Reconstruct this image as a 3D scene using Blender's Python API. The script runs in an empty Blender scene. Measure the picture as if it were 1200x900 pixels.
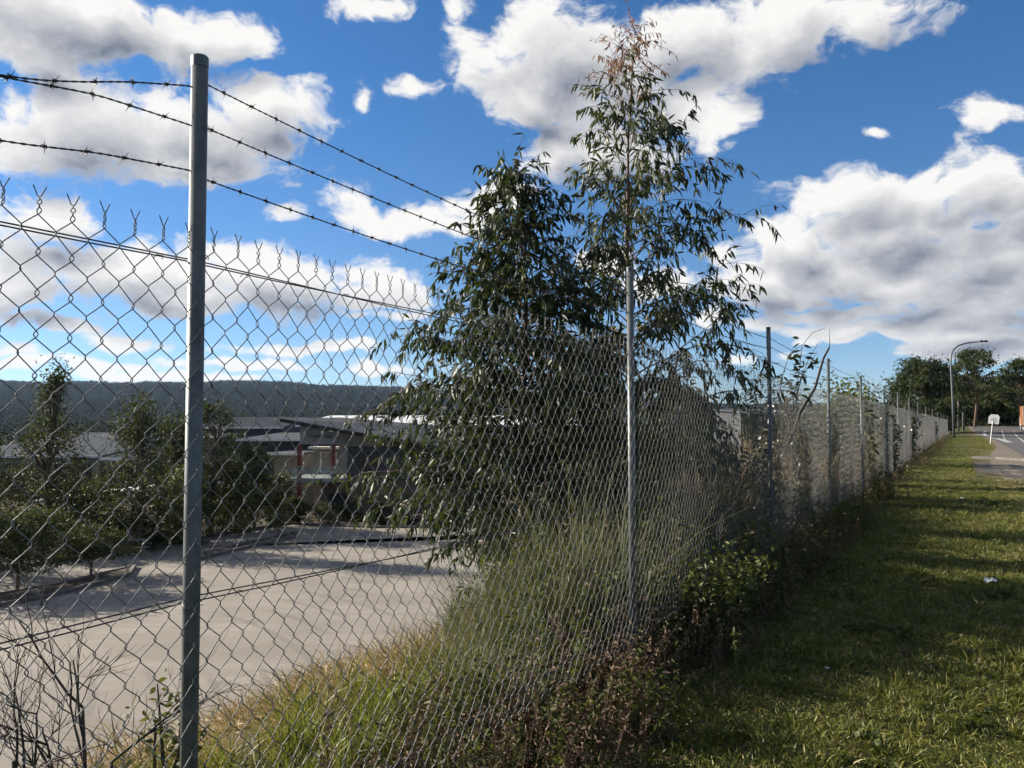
import bpy, math, random
import numpy as np
R = math.radians
scene = bpy.context.scene
COL = scene.collection

# ------------------------------------------------------------------ camera, light, exposure
F = 980.0 / 1200.0                       # focal length in picture widths
PITCH = R(2.75)
CAM = np.array([0.0, 0.0, 1.6])
cam_data = bpy.data.cameras.new('camera')
cam = bpy.data.objects.new('camera', cam_data); COL.objects.link(cam)
cam.location = CAM; cam.rotation_euler = (R(90) + PITCH, 0, 0)
cam_data.sensor_width = 36; cam_data.lens = 36 * F
cam_data.clip_start = 0.05; cam_data.clip_end = 20000
scene.camera = cam
SUN_AZ, SUN_EL = R(-70), R(23)           # azimuth from +Y towards +X
SUN_DIR = np.array([math.sin(SUN_AZ) * math.cos(SUN_EL), math.cos(SUN_AZ) * math.cos(SUN_EL), math.sin(SUN_EL)])
sd = bpy.data.lights.new('sun', 'SUN'); sd.energy = 5.0; sd.angle = R(0.5); sd.color = (1.0, 0.90, 0.76)
sun = bpy.data.objects.new('sun', sd); COL.objects.link(sun)
from mathutils import Vector
sun.rotation_euler = Vector(SUN_DIR).to_track_quat('Z', 'Y').to_euler(); sun.location = (-30, 10, 30)
vs = scene.view_settings
vs.view_transform = 'Standard'; vs.look = 'None'; vs.exposure = 1.5; vs.gamma = 1.0; vs.use_curve_mapping = False
scene.render.engine = 'CYCLES'
scene.cycles.use_denoising = True
scene.cycles.max_bounces = 6; scene.cycles.diffuse_bounces = 2; scene.cycles.transmission_bounces = 3
scene.cycles.volume_bounces = 0
scene.cycles.use_adaptive_sampling = True; scene.cycles.adaptive_threshold = 0.045; scene.cycles.adaptive_min_samples = 20

# ------------------------------------------------------------------ node expression helper
class X:
    """a socket with arithmetic"""
    def __init__(s, nt, sock): s.nt, s.s = nt, sock
    def _m(s, op, *a, clamp=False):
        n = s.nt.nodes.new('ShaderNodeMath'); n.operation = op; n.use_clamp = clamp
        for i, v in enumerate((s,) + a):
            if isinstance(v, X): s.nt.links.new(v.s, n.inputs[i])
            else: n.inputs[i].default_value = v
        return X(s.nt, n.outputs[0])
    def __add__(s, o): return s._m('ADD', o)
    def __sub__(s, o): return s._m('SUBTRACT', o)
    def __mul__(s, o): return s._m('MULTIPLY', o)
    def __truediv__(s, o): return s._m('DIVIDE', o)
    def smin(s, o, k): return s._m('SMOOTH_MIN', o, k)
    def min(s, o): return s._m('MINIMUM', o)
    def max(s, o): return s._m('MAXIMUM', o)
    def clamp(s): return s._m('ADD', 0.0, clamp=True)
    def step(s, a, b):
        n = s.nt.nodes.new('ShaderNodeMapRange'); n.interpolation_type = 'SMOOTHSTEP'
        s.nt.links.new(s.s, n.inputs['Value']); n.inputs['From Min'].default_value = a; n.inputs['From Max'].default_value = b
        return X(s.nt, n.outputs[0])
def node(nt, typ, ins=None, **props):
    n = nt.nodes.new(typ)
    for k, v in props.items(): setattr(n, k, v)
    for k, v in (ins or {}).items():
        if isinstance(v, X): nt.links.new(v.s, n.inputs[k])
        elif isinstance(v, bpy.types.NodeSocket): nt.links.new(v, n.inputs[k])
        else: n.inputs[k].default_value = v
    return n
def mixc(nt, fac, a, b):
    n = nt.nodes.new('ShaderNodeMix'); n.data_type = 'RGBA'
    for i, v in ((0, fac), (6, a), (7, b)):
        if isinstance(v, X): nt.links.new(v.s, n.inputs[i])
        elif isinstance(v, bpy.types.NodeSocket): nt.links.new(v, n.inputs[i])
        else: n.inputs[i].default_value = (*v, 1) if isinstance(v, (tuple, list)) and len(v) == 3 else v
    return n.outputs[2]

# ------------------------------------------------------------------ sky
def direction(px, py):
    """azimuth and elevation (radians) seen at a point of the 1200x900 photograph"""
    x = (px - 600) / 980.0; u = (450 - py) / 980.0
    y = math.cos(PITCH) - u * math.sin(PITCH); z = math.sin(PITCH) + u * math.cos(PITCH)
    return math.atan2(x, y), math.atan2(z, math.hypot(x, y))
CLOUDS = [  # centre x, centre y, half width, half height
 (90, 15, 175, 52), (230, 40, 85, 34), (30, 60, 70, 30), (290, 52, 28, 26),
 (90, 150, 130, 58), (230, 150, 120, 50), (300, 130, 85, 32), (230, 190, 130, 26), (30, 175, 70, 36),
 (45, 262, 85, 38), (120, 320, 170, 42), (320, 325, 150, 36), (220, 345, 200, 26), (440, 345, 60, 28), (290, 300, 60, 22), (20, 340, 80, 34),
 (430, 12, 48, 16), (537, 8, 26, 20), (485, 96, 34, 12), (425, 116, 13, 13),
 (410, 238, 42, 22), (480, 255, 70, 20), (545, 240, 50, 18), (590, 170, 17, 9), (600, 232, 46, 15),
 (660, 70, 120, 60), (620, 120, 60, 36), (720, 95, 90, 66), (650, 175, 48, 44), (780, 45, 90, 45), (850, 145, 46, 36), (720, 175, 70, 42), (810, 120, 55, 30),
 (930, 42, 100, 44), (1015, 25, 70, 36), (880, 65, 70, 28),
 (1172, 130, 42, 19), (1025, 160, 19, 10),
 (1000, 235, 75, 36), (1110, 222, 95, 36), (1190, 235, 70, 38), (1050, 265, 130, 46), (925, 285, 75, 34), (1140, 290, 130, 56), (960, 320, 110, 40),
 (1060, 335, 160, 34), (1180, 340, 100, 40), (930, 345, 90, 20), (1000, 365, 110, 15), (1120, 372, 130, 20), (1150, 392, 110, 12), (1060, 385, 60, 10), (1090, 410, 70, 7), (1190, 412, 60, 8),
 (850, 300, 34, 28), (890, 330, 70, 30), (780, 335, 46, 22), (890, 385, 36, 10), (830, 372, 26, 14), (1130, 250, 110, 44), (1185, 300, 90, 60), (1010, 388, 120, 13), (1130, 402, 120, 11),
 (135, 402, 38, 10), (230, 405, 60, 7), (380, 408, 70, 8), (60, 385, 50, 9), (80, 428, 120, 9), (330, 250, 34, 12), (545, 40, 22, 14), (700, 300, 40, 16), (450, 372, 50, 9), (300, 425, 130, 7), (430, 432, 70, 8), (20, 412, 40, 8), (200, 440, 160, 6), (935, 402, 14, 7), (930, 420, 16, 7), (865, 425, 22, 8),
]
world = bpy.data.worlds.new('World'); scene.world = world; world.use_nodes = True
wn = world.node_tree; wn.nodes.clear()
def cloud_group(clouds):
    g = bpy.data.node_groups.new('cloud_field', 'ShaderNodeTree')
    g.interface.new_socket('uv', in_out='INPUT', socket_type='NodeSocketVector')
    g.interface.new_socket('field', in_out='OUTPUT', socket_type='NodeSocketFloat'); g.interface.new_socket('reach', in_out='OUTPUT', socket_type='NodeSocketFloat')
    gi = g.nodes.new('NodeGroupInput'); go = g.nodes.new('NodeGroupOutput')
    uv0 = gi.outputs[0]
    # billow warp
    nz = node(g, 'ShaderNodeTexNoise', {'Vector': uv0, 'Scale': 13.0, 'Detail': 2.0, 'Roughness': 0.55})
    off = node(g, 'ShaderNodeVectorMath', {0: nz.outputs['Color'], 1: (0.5, 0.5, 0.5)}, operation='SUBTRACT').outputs[0]
    off = node(g, 'ShaderNodeVectorMath', {0: off, 1: (0.075, 0.045, 0.0)}, operation='MULTIPLY').outputs[0]
    uvw = node(g, 'ShaderNodeVectorMath', {0: uv0, 1: off}, operation='ADD').outputs[0]
    sw_ = node(g, 'ShaderNodeSeparateXYZ', {'Vector': uvw}); r = None
    for cx, cy, hw, hh in clouds:
        a, e = direction(cx, cy); k = math.cos(math.atan((cx - 600) / 980)) ** 2
        zo = float(np.clip(.75 - hw * hh / 2600.0, 0, .75)); grow = math.sqrt(max(.35, 1.25 ** 2 - zo ** 2)) / 1.25   # small clouds stay thin
        hw, hh = hw / grow * .92, hh / grow * .92
        sx, sy = 980.0 / (hw * max(k, .7)), 980.0 / (hh * max(math.sqrt(k), .8))
        uvr = uvw if r is None else node(g, 'ShaderNodeCombineXYZ', {0: sw_.outputs[0], 1: sw_.outputs[1], 2: r}).outputs[0]   # one after another
        v = node(g, 'ShaderNodeVectorMath', {0: uvr, 1: (sx, sy, 0.0), 2: (-a * sx, -e * sy, zo)}, operation='MULTIPLY_ADD').outputs[0]
        l = X(g, node(g, 'ShaderNodeVectorMath', {0: v}, operation='LENGTH').outputs['Value'])
        # small clouds keep their size against the large ones
        r = l if r is None else r.smin(l, 0.22)
    sep = node(g, 'ShaderNodeSeparateXYZ', {'Vector': uv0})
    azx, elx = X(g, sep.outputs[0]), X(g, sep.outputs[1])
    # the rest of the sky: the same kind of broken cumulus, spread by noise
    st = node(g, 'ShaderNodeMapping', {'Vector': uv0, 'Scale': (1.0, 1.9, 1.0), 'Location': (3.1, 1.7, 0.4)}).outputs[0]
    big = X(g, node(g, 'ShaderNodeTexNoise', {'Vector': st, 'Scale': 3.2, 'Detail': 1.0}).outputs[0])
    rest = (big * -4.2) + 3.25
    outside = (azx._m('ABSOLUTE').step(0.60, 0.74)).max(elx.step(0.48, 0.60))
    rr = r + (rest - r) * outside
    flat = node(g, 'ShaderNodeVectorMath', {0: uvw, 1: (1.0, 1.5, 1.0)}, operation='MULTIPLY').outputs[0]
    f1 = X(g, node(g, 'ShaderNodeTexNoise', {'Vector': flat, 'Scale': 11.0, 'Detail': 8.0, 'Roughness': 0.62, 'Lacunarity': 2.1}).outputs[0])
    vo = X(g, node(g, 'ShaderNodeTexVoronoi', {'Vector': uvw, 'Scale': 20.0, 'Detail': 2.0, 'Roughness': 0.5, 'Lacunarity': 2.3}, voronoi_dimensions='2D', feature='F1', normalize=True).outputs['Distance'])
    fld = (rr * -0.85) + 0.99 + (f1 - 0.5) * 2.9 + (vo * -1.0 + 0.42) * 0.5
    g.links.new(fld.s, go.inputs[0]); g.links.new(rr.s, go.inputs[1])
    return g
FULL = cloud_group(CLOUDS); BIG = cloud_group([c_ for c_ in CLOUDS if c_[2] * c_[3] > 1900])
tc = node(wn, 'ShaderNodeTexCoord')
d3 = node(wn, 'ShaderNodeSeparateXYZ', {'Vector': tc.outputs['Generated']})
dx, dy, dz = (X(wn, d3.outputs[i]) for i in range(3))
az = dx._m('ARCTAN2', dy)
el = dz._m('ARCSINE')
uvv = node(wn, 'ShaderNodeCombineXYZ', {0: az, 1: el}).outputs[0]
def field(offset, g=None):
    v = uvv if offset is None else node(wn, 'ShaderNodeVectorMath', {0: uvv, 1: offset}, operation='ADD').outputs[0]
    n = wn.nodes.new('ShaderNodeGroup'); n.node_tree = g; wn.links.new(v, n.inputs[0]); return X(wn, n.outputs[0]), X(wn, n.outputs[1])
(f0, r0), (fs, rs) = field(None, FULL), field((-0.020, 0.032, 0.0), BIG)
cover = f0.step(0.0, 0.5)
rim = f0.step(0.75, 0.1)
deep = (r0 * -1.0 + 1.0).clamp()
lit = ((rs - r0) * 0.52 + (f0 - fs) * 0.34 + rim * 0.42 + 0.53 - deep * 0.30).clamp()
ccol = mixc(wn, lit, (0.20, 0.232, 0.305), (0.97, 0.955, 0.93))
SKY = 0.10
sky = node(wn, 'ShaderNodeTexSky', sky_type='NISHITA', sun_disc=False, sun_elevation=SUN_EL, sun_rotation=SUN_AZ, altitude=60.0, air_density=0.8, dust_density=0.0, ozone_density=5.0)
tint = mixc(wn, el.step(R(0), R(25)), (1.32 * SKY, 1.30 * SKY, 1.30 * SKY), (0.80 * SKY, 1.28 * SKY, 1.48 * SKY))
skyc = node(wn, 'ShaderNodeVectorMath', {0: sky.outputs[0], 1: tint}, operation='MULTIPLY').outputs[0]
above = el.step(-0.005, 0.03)
allc = mixc(wn, cover * above, skyc, ccol)
bg = node(wn, 'ShaderNodeBackground', {'Color': allc, 'Strength': 0.354})
wo = node(wn, 'ShaderNodeOutputWorld', {'Surface': bg.outputs[0]})
world.cycles.sampling_method = 'MANUAL'; world.cycles.sample_map_resolution = 512

# ------------------------------------------------------------------ general helpers
def tag(o, label=None, cat=None, group=None, kind=None):
    if label: o['label'] = label
    if cat: o['category'] = cat
    if group: o['group'] = group
    if kind: o['kind'] = kind
    return o
def empty(name, loc=(0, 0, 0), rz=0.0, parent=None):
    o = bpy.data.objects.new(name, None); COL.objects.link(o); o.location = loc; o.rotation_euler = (0, 0, rz)
    o.empty_display_size = 0.2
    if parent: o.parent = parent
    return o
def link(name, me, parent=None, loc=(0, 0, 0), rz=0.0):
    o = bpy.data.objects.new(name, me); COL.objects.link(o); o.location = loc; o.rotation_euler = (0, 0, rz)
    if parent: o.parent = parent
    return o
class MB:
    """collects shapes for one mesh"""
    def __init__(s): s.v = []; s.f = []; s.n = 0
    def add(s, verts, faces):
        b = s.n; s.v.extend([tuple(map(float, p)) for p in verts]); s.n += len(verts)
        s.f.extend([tuple(i + b for i in f) for f in faces]); return s
    def box(s, x0, x1, y0, y1, z0, z1):
        return s.add([(x0, y0, z0), (x1, y0, z0), (x1, y1, z0), (x0, y1, z0), (x0, y0, z1), (x1, y0, z1), (x1, y1, z1), (x0, y1, z1)],
                     [(0, 3, 2, 1), (4, 5, 6, 7), (0, 1, 5, 4), (1, 2, 6, 5), (2, 3, 7, 6), (3, 0, 4, 7)])
    def tube(s, pts, rad, sides=6, cap=True, ref=None):
        pts = np.asarray(pts, float); n = len(pts)
        rad = np.full(n, rad) if np.isscalar(rad) else np.asarray(rad, float)
        t = np.gradient(pts, axis=0); t /= np.linalg.norm(t, axis=1)[:, None] + 1e-9
        if ref is None: ref = np.array([0, 0, 1.0]) if abs(t[0][2]) < 0.9 else np.array([1.0, 0, 0])
        u = np.cross(t, ref); u /= np.linalg.norm(u, axis=1)[:, None] + 1e-9
        w = np.cross(t, u)
        a = np.arange(sides) * 2 * math.pi / sides
        ring = pts[:, None, :] + rad[:, None, None] * (np.cos(a)[None, :, None] * u[:, None, :] + np.sin(a)[None, :, None] * w[:, None, :])
        fs = [(i * sides + j, i * sides + (j + 1) % sides, (i + 1) * sides + (j + 1) % sides, (i + 1) * sides + j) for i in range(n - 1) for j in range(sides)]
        if cap: fs += [tuple(range(sides))[::-1], tuple((n - 1) * sides + j for j in range(sides))]
        return s.add(ring.reshape(-1, 3), fs)
    def mesh(s, name, mat, smooth=False):
        me = bpy.data.meshes.new(name); me.from_pydata(s.v, [], s.f); me.update()
        if mat: me.materials.append(mat)
        if smooth: me.polygons.foreach_set('use_smooth', [True] * len(me.polygons))
        return me
    def build(s, name, mat, parent=None, smooth=False, loc=(0, 0, 0), rz=0.0):
        return link(name, s.mesh(name, mat, smooth), parent, loc, rz)
def mesh_arrays(name, V, faces, mat, smooth=False):
    """faces: list of int arrays (n, k)"""
    me = bpy.data.meshes.new(name)
    V = np.ascontiguousarray(V, np.float32); me.vertices.add(len(V)); me.vertices.foreach_set('co', V.ravel())
    loops = np.concatenate([f.ravel() for f in faces]).astype(np.int32)
    sizes = np.concatenate([np.full(len(f), f.shape[1]) for f in faces])
    starts = np.concatenate([[0], np.cumsum(sizes)[:-1]]).astype(np.int32)
    me.loops.add(len(loops)); me.loops.foreach_set('vertex_index', loops)
    me.polygons.add(len(sizes)); me.polygons.foreach_set('loop_start', starts)
    me.update(calc_edges=True); me.validate()
    if mat: me.materials.append(mat)
    if smooth: me.polygons.foreach_set('use_smooth', [True] * len(me.polygons))
    return me
def unit(a): return a / (np.linalg.norm(a, axis=-1, keepdims=True) + 1e-9)
def blades(P, D, L, W, rng, bend=0.35, side=None):
    """lance shaped leaves or grass blades: arrays of bases, directions, lengths, widths -> verts, faces"""
    n = len(P); D = unit(D)
    if side is None: side = rng.normal(size=(n, 3))
    S = unit(np.cross(D, side)); N = np.cross(D, S)
    L = np.broadcast_to(L, (n,))[:, None]; W = np.broadcast_to(W, (n,))[:, None]
    g_ = np.array([0, 0, -1.0])[None]
    bn = bend * L
    def at(t): return P + D * L * t + (g_ * .6 + N * .5) * bn * t * t
    V = np.stack([at(0), at(.33) - S * W * .5, at(.33) + S * W * .5, at(.68) - S * W * .4, at(.68) + S * W * .4, at(1.0)], 1)
    b = np.arange(n)[:, None] * 6
    return V.reshape(-1, 3), [np.concatenate([b + [[0, 2, 1]], b + [[3, 4, 5]]]), b + [[1, 2, 4, 3]]]
class LB:
    """collects leaves"""
    def __init__(s): s.V = []; s.t = []; s.q = []; s.n = 0
    def add(s, vf):
        V, (t, q) = vf; s.V.append(V); s.t.append(t + s.n); s.q.append(q + s.n); s.n += len(V)
    def mesh(s, name, mat): return mesh_arrays(name, np.concatenate(s.V), [np.concatenate(s.t), np.concatenate(s.q)], mat)

# ------------------------------------------------------------------ materials
ALB = 0.78
def dim(c): return tuple(ALB * v for v in c)
def new_mat(name):
    m = bpy.data.materials.new(name); m.use_nodes = True; nt = m.node_tree
    p = nt.nodes['Principled BSDF']; return m, nt, p
def rough_mat(name, c1, c2, scale=4.0, rough=0.8, metal=0.0, bump=0.0, spec=0.4, detail=6.0, stretch=None):
    m, nt, p = new_mat(name)
    co = node(nt, 'ShaderNodeTexCoord').outputs['Object']
    if stretch: co = node(nt, 'ShaderNodeMapping', {'Vector': co, 'Scale': stretch}).outputs[0]
    n = node(nt, 'ShaderNodeTexNoise', {'Vector': co, 'Scale': scale, 'Detail': detail, 'Roughness': 0.6})
    f = X(nt, n.outputs[0]).step(0.3, 0.7)
    nt.links.new(mixc(nt, f, dim(c1), dim(c2)), p.inputs['Base Color'])
    p.inputs['Roughness'].default_value = rough; p.inputs['Metallic'].default_value = metal
    p.inputs['Specular IOR Level'].default_value = spec
    if bump:
        b = node(nt, 'ShaderNodeBump', {'Height': n.outputs[0], 'Strength': bump, 'Distance': 0.02}); nt.links.new(b.outputs[0], p.inputs['Normal'])
    return m
def leaf_mat(name, cols, rough=0.5, trans=0.3, spec=0.3, tcol=None):
    """leaves: colour varies from leaf to leaf and plant to plant"""
    m, nt, p = new_mat(name)
    gi_ = node(nt, 'ShaderNodeNewGeometry'); oi = node(nt, 'ShaderNodeObjectInfo')
    x = X(nt, gi_.outputs['Random Per Island']) * 0.75 + X(nt, oi.outputs['Random']) * 0.25
    cr = node(nt, 'ShaderNodeValToRGB', {'Fac': x})
    el_ = cr.color_ramp.elements
    while len(el_) < len(cols): el_.new(0.5)
    for i, c in enumerate(cols): el_[i].position = 0.12 + 0.76 * i / max(1, len(cols) - 1); el_[i].color = (*dim(c), 1)
    nt.links.new(cr.outputs[0], p.inputs['Base Color']); p.inputs['Roughness'].default_value = rough
    p.inputs['Specular IOR Level'].default_value = spec
    tr = node(nt, 'ShaderNodeBsdfTranslucent', {'Color': mixc(nt, 0.5, cr.outputs[0], dim(tcol or (0.12, 0.16, 0.02)))})
    mx = node(nt, 'ShaderNodeMixShader', {0: trans, 1: p.outputs[0], 2: tr.outputs[0]})
    nt.links.new(mx.outputs[0], nt.nodes['Material Output'].inputs['Surface'])
    return m
M = {}
M['galv'] = rough_mat('galvanised_steel', (0.085, 0.10, 0.10), (0.15, 0.168, 0.168), 18, 0.42, 0.25, 0.02)
M['wire'] = rough_mat('galvanised_wire', (0.15, 0.15, 0.145), (0.24, 0.24, 0.23), 60, 0.45, 0.3)
M['barb'] = rough_mat('weathered_barbed_wire', (0.04, 0.038, 0.036), (0.08, 0.075, 0.07), 40, 0.6, 0.2)
M['gum'] = leaf_mat('gum_leaf', [(0.014, 0.026, 0.012), (0.03, 0.048, 0.020), (0.045, 0.065, 0.028), (0.085, 0.095, 0.035)], 0.5, 0.22, 0.28)
M['gum_dry'] = leaf_mat('dry_gum_leaf', [(0.20, 0.10, 0.06), (0.30, 0.17, 0.10), (0.16, 0.09, 0.06)], 0.6, 0.3, tcol=(0.3, 0.14, 0.06))
M['gum_bark'] = rough_mat('gum_bark', (0.10, 0.065, 0.045), (0.20, 0.145, 0.105), 14, 0.85, bump=0.4, stretch=(1, 1, 0.2))
M['far_leaf'] = leaf_mat('distant_gum_leaf', [(0.018, 0.030, 0.013), (0.035, 0.050, 0.022), (0.06, 0.075, 0.03), (0.10, 0.105, 0.045)], 0.7, 0.2, 0.15)
M['grey_leaf'] = leaf_mat('grey_gum_leaf', [(0.030, 0.038, 0.018), (0.055, 0.062, 0.030), (0.10, 0.10, 0.048)], 0.7, 0.2, 0.15)
M['wattle_leaf'] = leaf_mat('wattle_leaf', [(0.04, 0.06, 0.015), (0.08, 0.10, 0.02), (0.17, 0.16, 0.025)], 0.5, 0.25)
M['shrub_leaf'] = leaf_mat('shrub_leaf', [(0.012, 0.020, 0.010), (0.025, 0.036, 0.016), (0.05, 0.055, 0.03)], 0.35, 0.15, 0.6)
M['forest_leaf'] = leaf_mat('forest_leaf', [(0.013, 0.021, 0.013), (0.021, 0.030, 0.018), (0.033, 0.040, 0.023)], 0.8, 0.05, 0.1)
M['lawn'] = leaf_mat('lawn_blade', [(0.040, 0.052, 0.011), (0.115, 0.132, 0.021), (0.19, 0.195, 0.034), (0.36, 0.31, 0.10)], 0.5, 0.3, 0.35, (0.14, 0.2, 0.02))
M['lush'] = leaf_mat('lush_grass', [(0.07, 0.085, 0.016), (0.16, 0.17, 0.03), (0.27, 0.25, 0.06)], 0.5, 0.35, 0.35, (0.22, 0.28, 0.02))
M['straw'] = leaf_mat('straw', [(0.17, 0.12, 0.055), (0.27, 0.21, 0.11), (0.40, 0.34, 0.20), (0.10, 0.10, 0.03)], 0.6, 0.3, 0.3, (0.45, 0.3, 0.1))
M['rank'] = leaf_mat('rank_grass', [(0.035, 0.055, 0.020), (0.075, 0.10, 0.038), (0.13, 0.145, 0.065), (0.24, 0.22, 0.13)], 0.6, 0.3, 0.3, (0.2, 0.2, 0.06))
M['weed'] = leaf_mat('weed_leaf', [(0.03, 0.045, 0.012), (0.06, 0.08, 0.02), (0.10, 0.11, 0.035)], 0.6, 0.3, 0.2, (0.2, 0.22, 0.03))
M['dead'] = leaf_mat('dead_weed', [(0.07, 0.045, 0.03), (0.13, 0.085, 0.055), (0.22, 0.165, 0.11)], 0.7, 0.15, 0.2, (0.2, 0.12, 0.05))
M['twig'] = rough_mat('dead_twig', (0.035, 0.028, 0.022), (0.08, 0.065, 0.05), 20, 0.9)

# ------------------------------------------------------------------ fence line and ground shape
P1 = np.array([-0.816, 2.16]); T = unit(np.array([0.54, 1.0])); N_ = np.array([T[1], -T[0]])   # N_ points to the verge
FENCE_RZ = math.atan2(T[1], T[0])
def fdist(x, y): return (x - P1[0]) * N_[0] + (y - P1[1]) * N_[1]
def falong(x, y): return (x - P1[0]) * T[0] + (y - P1[1]) * T[1]
def on_fence(s, d=0.0): return P1 + T * s + N_ * d
def sstep(a, b, x): t = np.clip((x - a) / (b - a), 0, 1); return t * t * (3 - 2 * t)
def wob(x, y, k, seed=0.0):
    return (np.sin(x * k + 1.3 + seed) * np.cos(y * k * 1.13 + .4 + seed * 2) + .5 * np.sin(x * k * 2.3 + y * k * 1.9 + seed)) / 1.5
FLOOR = -5.0
def height(x, y):
    x = np.asarray(x, float); y = np.asarray(y, float); d = fdist(x, y); r = np.hypot(x, y)
    bank = sstep(1.0, 9.4, -d)
    z = (FLOOR - 0.06) * bank
    z = z + 0.025 * wob(x, y, 1.7) * (1 - bank) * sstep(60, 30, r) + .012 * wob(x, y, 5.1, 2.) * (1 - bank) * sstep(30, 15, r)
    z = z + 1.25 * sstep(95, 150, y) * sstep(-2, 2, d)
    azi = np.arctan2(x, y)
    ridge = 124 + 16 * np.exp(-((azi + .30) / .10) ** 2) - 26 * sstep(-0.16, 0.02, azi) + 4 * wob(azi * 30, azi * 11, 1.0)
    ridge = ridge * (1 - .45 * sstep(0.05, .3, azi))
    far = sstep(450, 3500, r) * ridge + 4 * sstep(400, 1400, r) * wob(x, y, .004) - 14 * sstep(110, 230, r) * (1 - sstep(700, 2200, r)) * sstep(0, 40, -d)
    return z + far
# ground sheet: rings about the viewpoint out to beyond the ridge
na, nr = 600, 330
ang = np.concatenate([np.linspace(-0.80, 0.80, 420), np.linspace(0.80, 2 * math.pi - 0.80, na - 420 + 2)[1:-1]])
rad = np.concatenate([[0.0], np.geomspace(0.5, 5200, nr)])
AA, RR = np.meshgrid(ang, rad)
gx, gy = np.sin(AA) * RR, np.cos(AA) * RR
V = np.stack([gx, gy, height(gx, gy)], -1).reshape(-1, 3)
na = len(ang); i, j = np.meshgrid(np.arange(len(rad) - 1), np.arange(na), indexing='ij'); j2 = (j + 1) % na
Q = np.stack([i * na + j, (i + 1) * na + j, (i + 1) * na + j2, i * na + j2], -1).reshape(-1, 4)[:, ::-1]
m, nt, p = new_mat('ground')
pos = node(nt, 'ShaderNodeNewGeometry').outputs['Position']
sp = node(nt, 'ShaderNodeSeparateXYZ', {'Vector': pos}); wx, wy = X(nt, sp.outputs[0]), X(nt, sp.outputs[1])
dd = (wx - float(P1[0])) * float(N_[0]) + (wy - float(P1[1])) * float(N_[1])
rdist = X(nt, node(nt, 'ShaderNodeVectorMath', {0: pos}, operation='LENGTH').outputs['Value'])
n1 = X(nt, node(nt, 'ShaderNodeTexNoise', {'Vector': pos, 'Scale': 0.9, 'Detail': 6.0}).outputs[0])
n2 = X(nt, node(nt, 'ShaderNodeTexNoise', {'Vector': pos, 'Scale': 16.0, 'Detail': 6.0, 'Roughness': .7}).outputs[0])
soil = mixc(nt, n2.step(.3, .7), (0.030, 0.024, 0.016), (0.075, 0.062, 0.040))
turf = mixc(nt, n2.step(.3, .7), (0.017, 0.023, 0.006), (0.058, 0.066, 0.017))
dry = mixc(nt, n2.step(.3, .7), (0.08, 0.066, 0.027), (0.18, 0.15, 0.066))
roadside = (dd + (n1 - .5) * 2.0).step(1.7, 3.2) * wy.step(11.0, 17.0)
verge = mixc(nt, ((n1 - .5) * 1.6 + .12 + roadside * .6).clamp(), turf, dry)
wood = mixc(nt, n1.step(.35, .65), (0.016, 0.026, 0.012), (0.035, 0.045, 0.02))
c = mixc(nt, (dd + (n1 - .5) * .5).step(-.1, .7), soil, verge)
c = mixc(nt, rdist.step(120, 200), c, wood)
nt.links.new(c, p.inputs['Base Color']); p.inputs['Roughness'].default_value = 0.95; p.inputs['Specular IOR Level'].default_value = 0.15
bp = node(nt, 'ShaderNodeBump', {'Height': n2, 'Strength': 0.6, 'Distance': 0.03}); nt.links.new(bp.outputs[0], p.inputs['Normal'])
tag(link('ground', mesh_arrays('ground', V, [Q], m, True)), kind='structure')

# ------------------------------------------------------------------ pixel helpers for placing (world points on a known level)
def at_level(px, py, z):
    a, e = direction(px, py); dist = (z - CAM[2]) / math.tan(e)
    return np.array([math.sin(a) * dist, math.cos(a) * dist, z])
def at_depth(px, py, Y):
    x = (px - 600) / 980.0; u = (450 - py) / 980.0
    y = math.cos(PITCH) - u * math.sin(PITCH); z = math.sin(PITCH) + u * math.cos(PITCH)
    return CAM + np.array([x, y, z]) * (Y / y)

# ------------------------------------------------------------------ car park, kerbs, road
def sheet(name, pts, mat, parent=None, kind='structure'):
    b = MB(); b.add(pts, [tuple(range(len(pts)))]); o = b.build(name, mat, parent)
    if not parent: tag(o, kind=kind)
    return o
m, nt, p = new_mat('car_park_surface')
pos = node(nt, 'ShaderNodeNewGeometry').outputs['Position']
a1 = X(nt, node(nt, 'ShaderNodeTexNoise', {'Vector': pos, 'Scale': 0.35, 'Detail': 5.0}).outputs[0])
a2 = X(nt, node(nt, 'ShaderNodeTexNoise', {'Vector': pos, 'Scale': 30.0, 'Detail': 3.0}).outputs[0])
sw = node(nt, 'ShaderNodeMapping', {'Vector': pos, 'Rotation': (0, 0, R(24)), 'Scale': (.12, 1.3, 1)}).outputs[0]
a3 = X(nt, node(nt, 'ShaderNodeTexNoise', {'Vector': sw, 'Scale': 1.2, 'Detail': 4.0, 'Distortion': 0.4}).outputs[0])
c = mixc(nt, a1.step(.3, .7), (0.155, 0.140, 0.119), (0.212, 0.193, 0.165))
c = mixc(nt, a3.step(.42, .68) * .55, c, (0.145, 0.127, 0.105))
c = mixc(nt, a2.step(.55, .8) * .4, c, (0.15, 0.14, 0.12))
ring_ = node(nt, 'ShaderNodeMapping', {'Vector': pos, 'Location': (26, -12, 0)}).outputs[0]
arc = X(nt, node(nt, 'ShaderNodeTexWave', {'Vector': ring_, 'Scale': .22, 'Distortion': 2.2, 'Detail': 2.0, 'Detail Scale': .4}, wave_type='RINGS', rings_direction='Z').outputs['Fac'])
brk = X(nt, node(nt, 'ShaderNodeTexNoise', {'Vector': pos, 'Scale': 0.22, 'Detail': 3.0}).outputs[0])
c = mixc(nt, arc.step(.86, .98) * brk.step(.45, .62) * .5, c, (0.10, 0.09, 0.078))
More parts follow.
